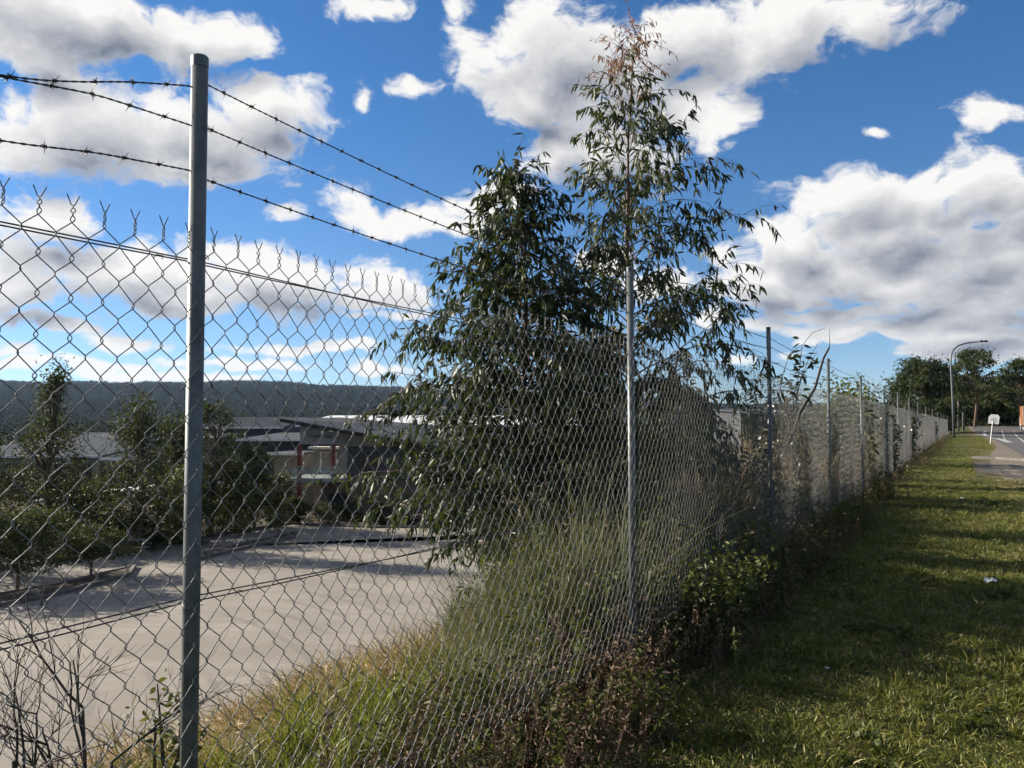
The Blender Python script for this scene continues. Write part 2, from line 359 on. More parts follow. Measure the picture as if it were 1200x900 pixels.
oil = X(nt, node(nt, 'ShaderNodeTexVoronoi', {'Vector': node(nt, 'ShaderNodeVectorMath', {0: pos, 1: node(nt, 'ShaderNodeTexNoise', {'Vector': pos, 'Scale': 2.0}).outputs['Color']}, operation='ADD').outputs[0], 'Scale': .35}).outputs['Distance'])
c = mixc(nt, oil.step(.20, .06) * .45, c, (0.07, 0.062, 0.055))
nt.links.new(c, p.inputs['Base Color']); p.inputs['Roughness'].default_value = 0.9
M['carpark'] = m
foot = lambda s: tuple(on_fence(s, -9.3))
lot = [(-40, -2), (-34, 20), (-26, 34), (-22, 40), (-19.1, 44.6), (-17.4, 50), (-14.8, 55.5), (-9, 53.6), (4, 54), (26, 55), foot(58), foot(40), foot(20), foot(0), foot(-12)]
sheet('car_park', [(x, y, FLOOR) for x, y in lot][::-1], M['carpark'])
M['concrete'] = rough_mat('concrete', (0.10, 0.095, 0.085), (0.17, 0.16, 0.142), 6, 0.9, bump=.1)
M['mulch'] = rough_mat('bark_mulch', (0.035, 0.026, 0.018), (0.09, 0.065, 0.045), 9, 0.95, bump=.6)
def kerb(name, line, w=0.16, h=0.15, z0=FLOOR, parent=None, mat=None):
    """a kerb of separate stones along a line"""
    root = parent or tag(empty(name, (line[0][0], line[0][1], z0)), kind='structure')
    line = np.array(line, float)
    for q, (a, b) in enumerate(zip(line[:-1], line[1:])):
        L = np.linalg.norm(b - a); n = max(1, int(round(L / 1.5))); t = (b - a) / L
        for k in range(n):
            c0 = a + t * (L * k / n) - line[0]
            o = MB().box(0.006, L / n - 0.006, -w / 2, w / 2, -.04, h + .004 * ((k * 7 + q) % 3 - 1)).build('kerb_stone', mat or M['concrete'], root, loc=(c0[0], c0[1], 0), rz=math.atan2(t[1], t[0]))
    return root
kerb('car_park_kerb', lot[2:10])
isl = [at_level(236, 656, FLOOR)[:2], at_level(300, 640, FLOOR)[:2], at_level(348, 630, FLOOR)[:2]]
isl2 = [p_ + np.array([-0.5, 1.7]) for p_ in isl]
ring = [*isl, *isl2[::-1]]
sheet('garden_island', [(x, y, FLOOR + .10) for x, y in ring], M['mulch'])
kerb('island_kerb', ring + [ring[0]])
isl_b = [at_level(-60, 722, FLOOR)[:2], at_level(60, 700, FLOOR)[:2], at_level(150, 676, FLOOR)[:2]]
ring = [*isl_b, *[p_ + np.array([-.8, 2.4]) for p_ in isl_b][::-1]]
sheet('garden_strip', [(x, y, FLOOR + .10) for x, y in ring], M['mulch'])
kerb('strip_kerb', ring + [ring[0]])

M['asphalt'] = rough_mat('asphalt', (0.055, 0.053, 0.052), (0.105, 0.10, 0.096), 1.3, 0.85, detail=9)
M['paint'] = rough_mat('road_paint', (0.28, 0.28, 0.27), (0.5, 0.5, 0.48), 3, 0.8)
M['dirt'] = rough_mat('gravel_shoulder', (0.11, 0.09, 0.066), (0.19, 0.155, 0.112), 5, 0.95, bump=.3)
M['drive'] = rough_mat('driveway_asphalt', (0.05, 0.042, 0.034), (0.085, 0.072, 0.058), 2.5, 0.9, bump=.1)
def grid_sheet(name, poly, mat, lift, n=40):
    """a sheet that follows the ground between two lines of equal length"""
    a, b = poly; a = np.array(a); b = np.array(b)
    t = np.linspace(0, 1, n); ia = np.linspace(0, 1, len(a))
    A = np.stack([np.interp(t, ia, a[:, k]) for k in (0, 1)], -1); B = np.stack([np.interp(t, ia, b[:, k]) for k in (0, 1)], -1)
    w = np.linspace(0, 1, 9)
    G = A[:, None] * (1 - w)[None, :, None] + B[:, None] * w[None, :, None]
    Vv = np.concatenate([G, height(G[..., 0], G[..., 1])[..., None] + lift], -1).reshape(-1, 3)
    ii, jj = np.meshgrid(np.arange(n - 1), np.arange(8), indexing='ij')
    Qf = np.stack([ii * 9 + jj, ii * 9 + jj + 1, (ii + 1) * 9 + jj + 1, (ii + 1) * 9 + jj], -1).reshape(-1, 4)
    return tag(link(name, mesh_arrays(name, Vv, [Qf], mat, True)), kind='structure')
g0 = lambda px, py: at_level(px, py, 0.0)[:2]
pY = lambda px, Y: np.array([(px - 600) / 980 * Y, Y])
left_edge = [g0(1262, 575), g0(1215, 548), g0(1196, 533), g0(1181, 524), g0(1166, 516), pY(1152, 103), pY(1141, 124), pY(1133, 160)]
right_edge = [p_ + np.array([14.0, -6.0]) for p_ in left_edge]
shoulder = [p_ + np.array(o) for p_, o in zip(left_edge, [(-1.2, .5), (-1.4, .5), (-1.3, .5), (-.6, .3), (-.35, .2), (-.3, .2), (-.3, .2), (-.3, .2)])]
grid_sheet('road_shoulder', (shoulder, [p_ + np.array([1.0, -.4]) for p_ in left_edge]), M['dirt'], .014)
grid_sheet('road', (left_edge, right_edge), M['asphalt'], .022, 60)
dv = [g0(1141, 541), g0(1170, 543.5), g0(1200, 546), g0(1260, 552)]
dn = [g0(1141, 553), g0(1170, 558), g0(1200, 562), g0(1260, 571)]
grid_sheet('driveway', (dn, dv), M['drive'], .018)
kline = [g0(1140, 537.5), g0(1170, 538.5), g0(1200, 540.5), g0(1235, 543)]
kerb('driveway_kerb', kline, .3, .12, 0.0)
def stripe(name, pts, w=0.14):
    pts = np.array(pts); t = np.gradient(pts, axis=0); t = unit(t); nn = np.stack([-t[:, 1], t[:, 0]], -1)
    A, B = pts - nn * w / 2, pts + nn * w / 2
    k = np.linspace(0, 1, 14); ia = np.linspace(0, 1, len(pts))
    A = np.stack([np.interp(k, ia, A[:, q]) for q in (0, 1)], -1); B = np.stack([np.interp(k, ia, B[:, q]) for q in (0, 1)], -1)
    Vv = np.concatenate([A, B]); Vv = np.concatenate([Vv, height(Vv[:, 0], Vv[:, 1])[:, None] + .034], -1)
    f = np.array([[i, i + 1, 14 + i + 1, 14 + i] for i in range(13)])
    return tag(link(name, mesh_arrays(name, Vv, [f], M['paint'])), kind='structure')
stripe('edge_line', [pY(1163, 96), pY(1156, 103), pY(1152, 110), pY(1154, 121)], .35)
stripe('hold_line', [g0(1167, 514), g0(1174, 515.6), g0(1183, 518.8)], .6)
stripe('centre_line', [g0(1178, 516), pY(1175.5, 98), pY(1173.5, 122)], .14)
stripe('lane_line', [g0(1203, 521), pY(1194, 92), pY(1187, 120)], .16)

# ------------------------------------------------------------------ the chain link fence
POST_Y = [-0.75, 2.16, 4.995, 8.54, 12.2, 16.2, 21.0, 25.3, 30.4, 36.3, 43.8, 53.0, 63.6, 73.0, 83.0, 100.0]
POST_S = [(y - 2.16) / T[1] for y in POST_Y]
fence = tag(empty('chain_link_fence', (P1[0], P1[1], 0), FENCE_RZ), 'long galvanised chain link fence topped with three barbed wire strands', 'fence')
rng = np.random.default_rng(5)
PR = 0.0215; PH = 2.56
for k, s in enumerate(POST_S):
    h = PH + rng.normal() * .012; lean = rng.normal(size=2) * .004; lean = np.array([0, -.003]) if k == 1 else lean
    sides = 24 if k < 5 else 10
    wx_, wy_ = on_fence(s); z0 = float(height(wx_, wy_))
    o = MB().tube([(0, 0, -.1 + z0), (0, 0, h - .018 + z0)], PR, sides, True).build('post', M['galv'], fence, True, loc=(s, 0, 0))
    for pl in o.data.polygons: pl.use_smooth = len(pl.vertices) == 4
    o.rotation_euler = (lean[0], lean[1], 0)
    c = MB(); c.tube([(0, 0, h - .03 + z0), (0, 0, h - .004 + z0), (0, 0, h + z0)], [PR + .0008, PR + .0008, PR - .003], sides, True)
    c.build('post_cap', M['galv'], o, False)
W_, H_, TOPZ = 0.077, 0.088, 2.055
ROWS = 39                                # half rows
def wire_path(sign, detail=True):
    """one woven wire, its top end twisted with its neighbour's and splayed"""
    a = W_ / 4 + .0022; pts = []
    for k in range(ROWS, -1, -1):
        z = TOPZ - k * H_ / 2; sx = sign * (1 if k % 2 == 0 else -1)
        yd = .0032 * sign * (1 if k % 2 == 0 else 1)
        if detail: pts += [(sx * (a - .004), -yd, z - .0075), (sx * a, -yd * .3, z - .002), (sx * a, yd * .3, z + .002), (sx * (a - .004), yd, z + .0075)]
        else: pts += [(sx * a, yd * .4, z)]
    x0 = sign * W_ / 4
    if detail:
        for t in np.linspace(0, 1, 7)[1:]:
            an = t * 2 * math.pi * 1.5 + (0 if sign > 0 else math.pi)
            pts.append((x0 - .003 * sign * math.cos(t * 9.4), .003 * sign * math.sin(t * 9.4), TOPZ + .008 + t * .024))
        pts += [(x0 + sign * .004, 0, TOPZ + .036), (x0 + sign * .0135, .002 * sign, TOPZ + .052)]
    else: pts += [(x0, 0, TOPZ + .03), (x0 + sign * .012, 0, TOPZ + .05)]
    return np.array(pts)
wire_me = []
for sgn in (1, -1):
    b = MB(); b.tube(wire_path(sgn), .00138, 5, False, (0, 1, 0)); wire_me.append(b.mesh('wire', M['wire'], True))
def tube_arrays(pts, r_, sides=3):
    b = MB(); b.tube(pts, r_, sides, False, (0, 1, 0)); return np.array(b.v), np.array(b.f)
low = [tube_arrays(wire_path(sgn, False), .0013) for sgn in (1, -1)]
mid = [tube_arrays(wire_path(sgn, True)[::2], .0014, 4) for sgn in (1, -1)]
def bulge(s): return -(PR + .004) * -1 + .009 * math.sin(s * 2.1 + 1) + .005 * math.sin(s * 5.3)   # mesh hangs on the verge side
def strand(s0, s1, z0, z1, sag, y, r_, twist, parent, name, mat, barbs=0.0, seed=0, ctrl=None):
    rg = np.random.default_rng(seed); L = s1 - s0
    n = max(6, int(L / (.012 if twist else .35))); t = np.linspace(0, 1, n)
    base = np.stack([s0 + L * t, np.full(n, y), z0 + (z1 - z0) * t - sag * 4 * t * (1 - t)], -1)
    if ctrl is not None:
        cy_, cz_ = zip(*ctrl); yy = P1[1] + base[:, 0] * T[1]; raw = np.interp(yy, cy_, cz_); kk_ = np.ones(9) / 9; sm = np.convolve(np.pad(raw, 4, 'edge'), kk_, 'valid'); base[:, 2] = sm; base[-1, 2] = raw[-1]
    zat = lambda s: np.interp(s, base[:, 0], base[:, 2])
    b = MB()
    if twist:
        for ph in (0, math.pi):
            q = base.copy(); an = t * L / .045 * 2 * math.pi + ph
            q[:, 1] += .0015 * np.cos(an); q[:, 2] += .0015 * np.sin(an); b.tube(q, .00135, 4, False)
    else: b.tube(base, r_, 4, False)
    if barbs:
        for s in np.arange(.04 + rg.random() * .05, L - .03, barbs):
            tt = s / L; c = np.array([s0 + s, y, zat(s0 + s)])
            an = rg.random() * math.pi; rr_ = .0045 if twist else r_ * 1.6
            coil = [c + np.array([(k - 4) * .0016, rr_ * math.cos(k * 1.6 + an), rr_ * math.sin(k * 1.6 + an)]) for k in range(9)]
            if twist: b.tube(coil, .0014, 4, True)
            for sg in (1, -1):
                dv_ = np.array([sg * .006, math.cos(an) * .015 * sg, math.sin(an) * .016 * sg]); b.tube([c - dv_ * .2, c + dv_], [.0015, .0006] if twist else [.0016, .001], 3, True)
                if twist:
                    dv_ = np.array([-sg * .005, -math.sin(an) * .013 * sg, math.cos(an) * .015 * sg]); b.tube([c - dv_ * .2, c + dv_], [.0015, .0006], 3, True)
    return b.build(name, mat, parent, True)
SLACK = [[(-.75, 2.49), (0, 2.26), (.8, 2.16), (1.4, 2.24), (1.71, 2.33), (1.77, 2.344), (1.88, 2.385), (1.97, 2.424), (2.16, 2.49)], [(-.75, 2.38), (.6, 2.24), (1.3, 2.27), (1.71, 2.326), (1.9, 2.365), (2.16, 2.38)], [(-.75, 2.26), (.6, 2.12), (1.3, 2.14), (1.74, 2.195), (1.91, 2.23), (2.16, 2.262)]]
for k in range(len(POST_S) - 1):
    s0, s1 = POST_S[k], POST_S[k + 1]; near = k <= 2
    first, last = int(math.ceil(s0 / (W_ / 2))), int(math.ceil(s1 / (W_ / 2)))
    # line wires the netting hangs on, with clips
    b = MB()
    for z, ext in ((2.03, .004), (1.145, .0), (.42, .0)):
        n = max(4, int((s1 - s0) / .25)); t = np.linspace(0, 1, n)
        for off_ in ((-.006, .006) if near else (0,)):
            sagz = .02 if z < 2 else .012
            b.tube(np.stack([s0 + (s1 - s0) * t, np.full(n, bulge(0) + .006 + off_), z - sagz * 4 * t * (1 - t) + off_ * .9 * np.cos(t * 7)], -1), .0019, 4, False)
    if near:
        for q in np.arange(s0 + .2, s1, .43):
            for z in (2.02, 1.13, .41):
                b.tube([(q - .012, bulge(q) + .008, z - .004), (q, bulge(q) + .011, z + .008), (q + .008, bulge(q) - .006, z + .004), (q + .014, bulge(q) + .008, z - .002)], .0014, 4, False)
    if near:
        panel = b.build('line_wires', M['barb'], fence)
        for i_ in range(first, last):
            x = i_ * W_ / 2
            o = link('woven_wire', wire_me[i_ % 2], panel, (x, -bulge(x), rng.normal() * .0012))
            o.rotation_euler = (rng.normal() * .0012, 0, 0)
    else:
        b.build('line_wires', M['barb'], fence)
        src = mid if k < 5 else low
        Vs, Fs, nn = [], [], 0
        for i_ in range(first, last):
            x = i_ * W_ / 2; v, f = src[i_ % 2]; zz = float(height(*on_fence(x)))
            Vs.append(v + np.array([x, -bulge(x), zz])); Fs.append(f + nn); nn += len(v)
        link('netting', mesh_arrays('netting', np.concatenate(Vs), [np.concatenate(Fs)], M['wire'], True), fence)
    hz = (2.49, 2.38, 2.26)
    lowl = [(.10, .0), (.0, .03), (.02, .03)]
    for q, z in enumerate(hz):
        if k == 0: strand(s0, s1, 2.3, 2.3, 0, PR * .6, .0021, True, fence, 'barbed_wire', M['barb'], .098, q, SLACK[q])
        else: strand(s0, s1, z + rng.normal() * .01, z + rng.normal() * .01, .02 + .02 * rng.random(), PR * .6, .0026, near, fence, 'barbed_wire', M['barb'], .098 if k < 4 else (.2 if k < 8 else 0), 10 * k + q)
# tie wire twisted round the near posts
for s in POST_S[1:4]:
    o = None
    b = MB()
    for z in (2.035, 1.14, 2.375):
        b.tube([(s + (PR + .003) * math.cos(a), (PR + .003) * math.sin(a), z + .004 * math.sin(3 * a)) for a in np.linspace(0, 2 * math.pi * 1.4, 18)], .0013, 4, True)
    b.build('tie_wire', M['wire'], fence)

# ------------------------------------------------------------------ scattering (uncountable growth)
def source(name, meshes):
    c = bpy.data.collections.new(name)
    for k, me in enumerate(meshes): c.objects.link(bpy.data.objects.new('%s_%02d' % (name, k), me))
    return c
def scatter(name, pts, coll, nvar, scales, rng, tilt=.15, label=None, cat=None, rz=None, idx=None):
    n = len(pts); me = bpy.data.meshes.new(name); me.vertices.add(n); me.vertices.foreach_set('co', np.asarray(pts, np.float32).ravel())
    a = me.attributes.new('rot', 'FLOAT_VECTOR', 'POINT')
    rot = np.stack([rng.normal(size=n) * tilt, rng.normal(size=n) * tilt, rng.random(n) * 6.283 if rz is None else rz], -1).astype(np.float32); a.data.foreach_set('vector', rot.ravel())
    a = me.attributes.new('siz', 'FLOAT_VECTOR', 'POINT'); sc_ = np.asarray(scales, np.float32); sc_ = np.repeat(sc_[:, None], 3, 1) if sc_.ndim == 1 else sc_
    a.data.foreach_set('vector', np.ascontiguousarray(sc_).ravel())
    a = me.attributes.new('idx', 'INT', 'POINT'); a.data.foreach_set('value', (rng.integers(0, nvar, n) if idx is None else idx).astype(np.int32))
    me.update()
    o = link(name, me)
    t = bpy.data.node_groups.new(name + '_spread', 'GeometryNodeTree')
    t.interface.new_socket('Geometry', in_out='INPUT', socket_type='NodeSocketGeometry'); t.interface.new_socket('Geometry', in_out='OUTPUT', socket_type='NodeSocketGeometry')
    I, O = t.nodes.new('NodeGroupInput'), t.nodes.new('NodeGroupOutput')
    ci = t.nodes.new('GeometryNodeCollectionInfo'); ci.inputs['Collection'].default_value = coll; ci.inputs['Separate Children'].default_value = True; ci.inputs['Reset Children'].default_value = True
    ip = t.nodes.new('GeometryNodeInstanceOnPoints'); ip.inputs['Pick Instance'].default_value = True
    def attr(nm, typ):
        q = t.nodes.new('GeometryNodeInputNamedAttribute'); q.data_type = typ; q.inputs['Name'].default_value = nm; return q.outputs['Attribute']
    t.links.new(I.outputs[0], ip.inputs['Points']); t.links.new(ci.outputs[0], ip.inputs['Instance'])
    t.links.new(attr('idx', 'INT'), ip.inputs['Instance Index']); t.links.new(attr('rot', 'FLOAT_VECTOR'), ip.inputs['Rotation']); t.links.new(attr('siz', 'FLOAT_VECTOR'), ip.inputs['Scale'])
    t.links.new(ip.outputs[0], O.inputs[0])
    md = o.modifiers.new('spread', 'NODES'); md.node_group = t
    return tag(o, label, cat, kind='stuff')
def grass_clump(rng, n, spread, L, Ls, W, mat, lean=.45, bend=.5, heads=0.0):
    lb = LB(); P = np.zeros((n, 3)); a = rng.random(n) * 6.283; rr_ = np.sqrt(rng.random(n)) * spread
    P[:, 0], P[:, 1] = np.cos(a) * rr_, np.sin(a) * rr_
    D = rng.normal(size=(n, 3)) * lean; D[:, 2] = 1
    D[:, :2] += P[:, :2] / spread * lean * .6
    lb.add(blades(P, D, np.clip(L + rng.normal(size=n) * Ls, L * .3, None), W * rng.uniform(.6, 1.2, n), rng, bend))
    return lb.mesh('clump', mat)
def weed_clump(rng, nst, hgt, leafL, leafW, per, mat, droop=.5, spread=.12):
    lb = LB()
    for k in range(nst):
        b0 = np.array([*(rng.normal(size=2) * spread), 0]); d0 = np.array([*(rng.normal(size=2) * .2), 1.0]); h = hgt * rng.uniform(.5, 1.1)
        t = rng.uniform(.08, 1, per); P = b0 + d0[None] * (t * h)[:, None] + rng.normal(size=(per, 3)) * .008
        D = rng.normal(size=(per, 3)); D[:, 2] = D[:, 2] * .5 + .25 - droop * .3
        lb.add(blades(P, D, leafL * rng.uniform(.5, 1.2, per), leafW * rng.uniform(.6, 1.2, per), rng, .4))
        lb.add(blades(b0[None], d0[None], h * 1.03, .006, rng, .0)); lb.add(blades(b0[None], d0[None], h * 1.03, .006, rng, .0))
    return lb.mesh('clump', mat)
rng = np.random.default_rng(11)
LAWN = source('lawn_source', [grass_clump(rng, 46, .085, .05, .018, .0052, M['lawn'], .8, .6) for _ in range(6)] + [grass_clump(rng, 40, .08, .085, .02, .006, M['lawn'], .5, .5) for _ in range(3)] + [grass_clump(rng, 34, .10, .035, .012, .005, M['straw'], 1.3, .5) for _ in range(2)])
def lawn_points():
    pts, sc_, ix = [], [], []
    for y0, y1, dens, s in ((1.5, 7, 260, 1.0), (7, 13, 170, 1.15), (13, 22, 70, 1.5), (22, 40, 20, 2.2), (40, 100, 3.5, 3.4)):
        wdt = .75 * y1 + 2; n = int(dens * (y1 - y0) * wdt)
        x = rng.uniform(-1, 1, n) * wdt * .5 + wdt * .32; y = rng.uniform(y0, y1, n); d = fdist(x, y)
        keep = (d > -.25 + .35 * rng.random(n)) & (x < .74 * y + 1.0)
        x, y, d = x[keep], y[keep], d[keep]
        # not on the driveway, road or shoulder
        if y0 >= 13:
            sh = np.array(shoulder); rx = np.interp(y, sh[:, 1], sh[:, 0]); keep = (x < rx - .2) | (y < 24)
            keep &= ~((y > 24.3) & (y < 41) & (x > .548 * y))
            x, y, d = x[keep], y[keep], d[keep]
        pn = wob(x, y, 1.1, 3.) + .5 * wob(x, y, 3.7, 1.)
        lush_ = rng.random(len(x)) < .25 + .3 * pn
        i_ = np.where(lush_, rng.integers(6, 9, len(x)), rng.integers(0, 6, len(x)))
        roads = sstep(1.7, 3.2, d + wob(x, y, .9) * .8) * sstep(11, 17, y) * sstep(60, 35, y)
        i_ = np.where(rng.random(len(x)) < .10 + .7 * roads + .12 * np.clip(-pn, 0, 1), rng.integers(9, 11, len(x)), i_)
        pts.append(np.stack([x, y, height(x, y) - .004], -1)); ix.append(i_); sc_.append(s * rng.uniform(.7, 1.25, len(x)))
    return np.concatenate(pts), np.concatenate(sc_), np.concatenate(ix)
lp, ls, li = lawn_points()
scatter('lawn_grass', lp, LAWN, 11, np.stack([ls, ls, np.minimum(ls, 1.5)], -1), rng, .1, 'short green lawn grass on the verge beside the fence', 'grass', idx=li)

LONG = source('long_grass_source', [grass_clump(rng, 42, .09, .42, .13, .008, M['lush'], .35, .55) for _ in range(4)])
STRAW = source('straw_source', [grass_clump(rng, 46, .12, .34, .12, .009, M['straw'], .75, .75) for _ in range(5)])
WEEDS = source('weed_source', [weed_clump(rng, 7, .55, .055, .022, 26, M['weed']) for _ in range(4)] + [weed_clump(rng, 8, .6, .045, .012, 30, M['dead']) for _ in range(3)])
RANK = source('rank_grass_source', [grass_clump(rng, 80, .16, .85, .38, .0055, M['rank'], .30, .45) for _ in range(3)] + [weed_clump(rng, 9, .95, .07, .02, 24, M['weed'], .5, .14)])
TALL = source('tall_grass_source', [grass_clump(rng, 110, .2, .95, .3, .006, M['straw'], .14, .25) for _ in range(3)] + [grass_clump(rng, 110, .2, .8, .3, .006, M['dead'], .2, .3) for _ in range(3)])
def band(n, s0, s1, d0, d1, clump=0.0):
    s = rng.uniform(s0, s1, n); d = rng.uniform(d0, d1, n)
    P = P1[None] + s[:, None] * T[None] + d[:, None] * N_[None]
    if clump: k = wob(P[:, 0], P[:, 1], 2.1, clump) > -.35; P, s, d = P[k], s[k], d[k]
    return np.concatenate([P, height(P[:, 0], P[:, 1])[:, None] - .01], -1), s, d
p_, s_, d_ = band(850, -2.5, 4.8, -2.9, -1.15, .5); k_ = (p_[:, 0] / p_[:, 1] < .06); p_, s_ = p_[k_], s_[k_]
scatter('dry_bank_grass', p_, STRAW, 5, rng.uniform(.5, 1.0, len(p_)), rng, .25, 'dry straw coloured grass on the bank beyond the fence', 'grass')
p_, s_, d_ = band(520, -2.0, 3.3, -1.45, -.55, 1.1); q_, qs, qd = band(800, 1.8, 13.5, -2.1, -.3); q_ = q_[q_[:, 0] / q_[:, 1] > -.09]
scatter('long_green_grass', p_, LONG, 4, rng.uniform(.4, .85, len(p_)), rng, .15, 'long bright green grass growing through the fence foot', 'grass')
q_ = q_[fdist(q_[:, 0], q_[:, 1]) < -.45]
scatter('rank_grass', q_, RANK, 4, rng.uniform(.7, 1.2, len(q_)) * np.interp(q_[:, 0] / q_[:, 1], [-.09, -.02, .04, .10, .2], [.35, .6, .8, 1.1, 1.0]), rng, .1, 'tall olive and straw rank grass behind the second and third fence posts', 'grass')
p_, s_, d_ = band(620, .5, 14, -.6, .35); q_, qs, qd = band(950, 1.0, 16, -2.0, -.35); k_ = q_[:, 0] / q_[:, 1] > .05; q_ = q_[k_]; h_, hs_, hd = band(180, 16, 110, -.8, .5)
pp = np.concatenate([p_, q_, h_])
wi = np.concatenate([np.where((rng.random(len(p_)) < .30) & (s_ < 6), rng.integers(4, 7, len(p_)), rng.integers(0, 7, len(p_))), rng.integers(0, 7, len(q_)), rng.integers(0, 7, len(h_))])
scl = np.concatenate([rng.uniform(.45, .95, len(p_)) * np.interp(s_, [.5, 2.5], [.6, 1.0]), rng.uniform(.8, 1.5, len(q_)), rng.uniform(.7, 1.4, len(h_))])
scatter('fence_weeds', pp, WEEDS, 7, scl, rng, .2, 'tangled green and brown weeds along the foot of the fence', 'weeds', idx=wi)
p_, s_, d_ = band(90, 10.5, 20, -1.6, -.4); q_, qs, qd = band(240, 20, 100, -2.0, -.4); r_, rs, rd = band(90, 3.5, 10.5, -1.6, -.6); r_ = r_[r_[:, 0] / r_[:, 1] > .17]
pp = np.concatenate([p_, q_, r_]); ii_ = np.concatenate([rng.integers(0, 4, len(p_)), rng.integers(0, 6, len(q_)), rng.integers(3, 6, len(r_))])
scatter('tall_dry_grass', pp, TALL, 6, rng.uniform(.8, 1.5, len(pp)), rng, .1, 'tall golden dry grass standing behind the fence', 'grass', idx=ii_)

LITTER = source('leaf_litter_source', [grass_clump(rng, 16, .22, .055, .02, .014, M['dead'], 4.0, .3) for _ in range(4)])
p_, s_, d_ = band(520, -1, 40, .0, 3.2); k_ = rng.random(len(p_)) < np.exp(-d_ * .9) + .06; p_ = p_[k_]
scatter('leaf_litter', p_ + np.array([0, 0, .03]), LITTER, 4, rng.uniform(.7, 1.3, len(p_)), rng, .1, 'fallen brown leaves on the verge along the fence', 'leaves')
TUFT = source('verge_weed_source', [weed_clump(rng, 6, .09, .06, .03, 8, M['weed'], .5, .05) for _ in range(3)])
p_, s_, d_ = band(420, -1, 22, .4, 6)
scatter('verge_weeds', p_, TUFT, 3, rng.uniform(.5, 1.1, len(p_)), rng, .1, 'small broad leafed weeds dotted through the lawn', 'weeds')

# ------------------------------------------------------------------ trees
def gum(rng, pts, r0, n_prim, reach, t0=.12, up=.75, leaf=(.13, .032), twig=.38, per_twig=9, twigs_per_m=7.0, droop=.9, dry_from=2.0, fine=True, sag=.55, bias=None):
    """trunk line -> (wood builder, green leaves, dry leaves); reach(t, azimuth) is the limb length"""
    pts = np.asarray(pts, float); wood, green, dry_ = MB(), LB(), LB()
    seg = np.linalg.norm(np.diff(pts, axis=0), axis=1); cum = np.concatenate([[0], np.cumsum(seg)]) / seg.sum()
    P_ = lambda t: np.array([np.interp(t, cum, pts[:, k]) for k in range(3)])
    tt = np.linspace(0, 1, 16)
    wood.tube([P_(t) for t in tt], r0 * (1 - tt * .93), 8 if fine else 6)
    for i in range(n_prim):
        t = t0 + (1 - t0) * (i + rng.random()) / n_prim; az_ = i * 2.39996 + rng.normal() * .35
        L = reach(t, az_) * rng.uniform(.72, 1.12)
        if L < .05: continue
        h = np.array([math.cos(az_), math.sin(az_), 0]); e_ = up * rng.uniform(.75, 1.25) + .35 * max(0, t - .7)
        d = h * math.cos(e_) + np.array([0, 0, math.sin(e_)]); c = P_(t); line = [c]; n = 7
        for k in range(n):
            d = unit(d + np.array([0, 0, -sag * (k / n) * .45]) + rng.normal(size=3) * .10); c = c + d * L / n; line.append(c)
        line = np.array(line); rb = max(.0035, r0 * (1 - t * .9) * .34)
        wood.tube(line, np.linspace(rb, max(.0015, rb * .2), n + 1), 5 if fine else 3)
        m_ = max(3, int(L * twigs_per_m))
        for k in range(m_ + 1):
            f = .16 + .84 * (k + rng.random() * .8) / (m_ + 1) if k < m_ else 1.0
            b0 = np.array([np.interp(f, np.linspace(0, 1, n + 1), line[:, q]) for q in range(3)])
            bd = unit(line[min(n, int(f * n) + 1)] - line[min(n - 1, int(f * n))])
            td = unit(bd * .9 + rng.normal(size=3) * .65 + np.array([0, 0, .1])); tl = twig * rng.uniform(.55, 1.25)
            tp = [b0]; c2 = b0
            for q in range(4): td = unit(td + np.array([0, 0, -.16 * sag / .55])); c2 = c2 + td * tl / 4; tp.append(c2)
            tp = np.array(tp)
            if fine: wood.tube(tp, [.0032, .0026, .002, .0016, .001], 3, False)
            u_ = rng.uniform(.1, 1.0, per_twig); u_[0] = 1
            Pl = np.stack([np.interp(u_, np.linspace(0, 1, 5), tp[:, q]) for q in range(3)], -1)
            Dl = rng.normal(size=(per_twig, 3)) * .55 + td[None] * .5; Dl[:, 2] -= droop
            dst = dry_ if (t > dry_from + rng.normal() * .05) else green
            ks = .62 if dst is dry_ else 1.0
            dst.add(blades(Pl, Dl, ks * leaf[0] * rng.uniform(.6, 1.25, per_twig), ks * leaf[1] * rng.uniform(.65, 1.2, per_twig), rng, .22))
    return wood, green, dry_
def tree_object(name, loc, parts, barkm, leafm, label, cat='tree', group=None, drym=None):
    wood, green, dry_ = parts
    root = tag(empty(name, loc), label, cat, group)
    wood.build('trunk', barkm, root, True)
    link('crown', green.mesh('crown', leafm), root)
    if dry_ is not None and dry_.n: link('dry_leaves', dry_.mesh('dry_leaves', drym or M['gum_dry']), root)
    return root
# tall young gum, reddish tip
rng = np.random.default_rng(21)
bx_, by_ = 1.20, 8.5; bz = float(height(bx_, by_)); top = at_depth(742, 36, 8.5); Ht = top[2] - bz
def reachB(t, a):
    base = np.interp(t, [0, .10, .30, .45, .58, .68, .78, .86, .93, 1], [.3, .9, 1.05, 1.10, .90, .82, .52, .36, .25, .08])
    return base * (1 + np.interp(t, [0, .3, .5, .75, .85], [.25, .40, .48, .40, 0]) * math.cos(a))
line = [(0, 0, -.1), (.02, .0, Ht * .3), (-.02, .03, Ht * .55), (.0, .0, Ht * .8), (top[0] - bx_ + .02, 0, Ht)]
tree_object('gum_tree', (bx_, by_, bz), gum(rng, line, .045, 112, reachB, .10, .62, (.112, .024), .34, 12, 10.5, .85, .88), M['gum_bark'], M['gum'], 'tall slender young gum tree with reddish dry leaves at its tip')
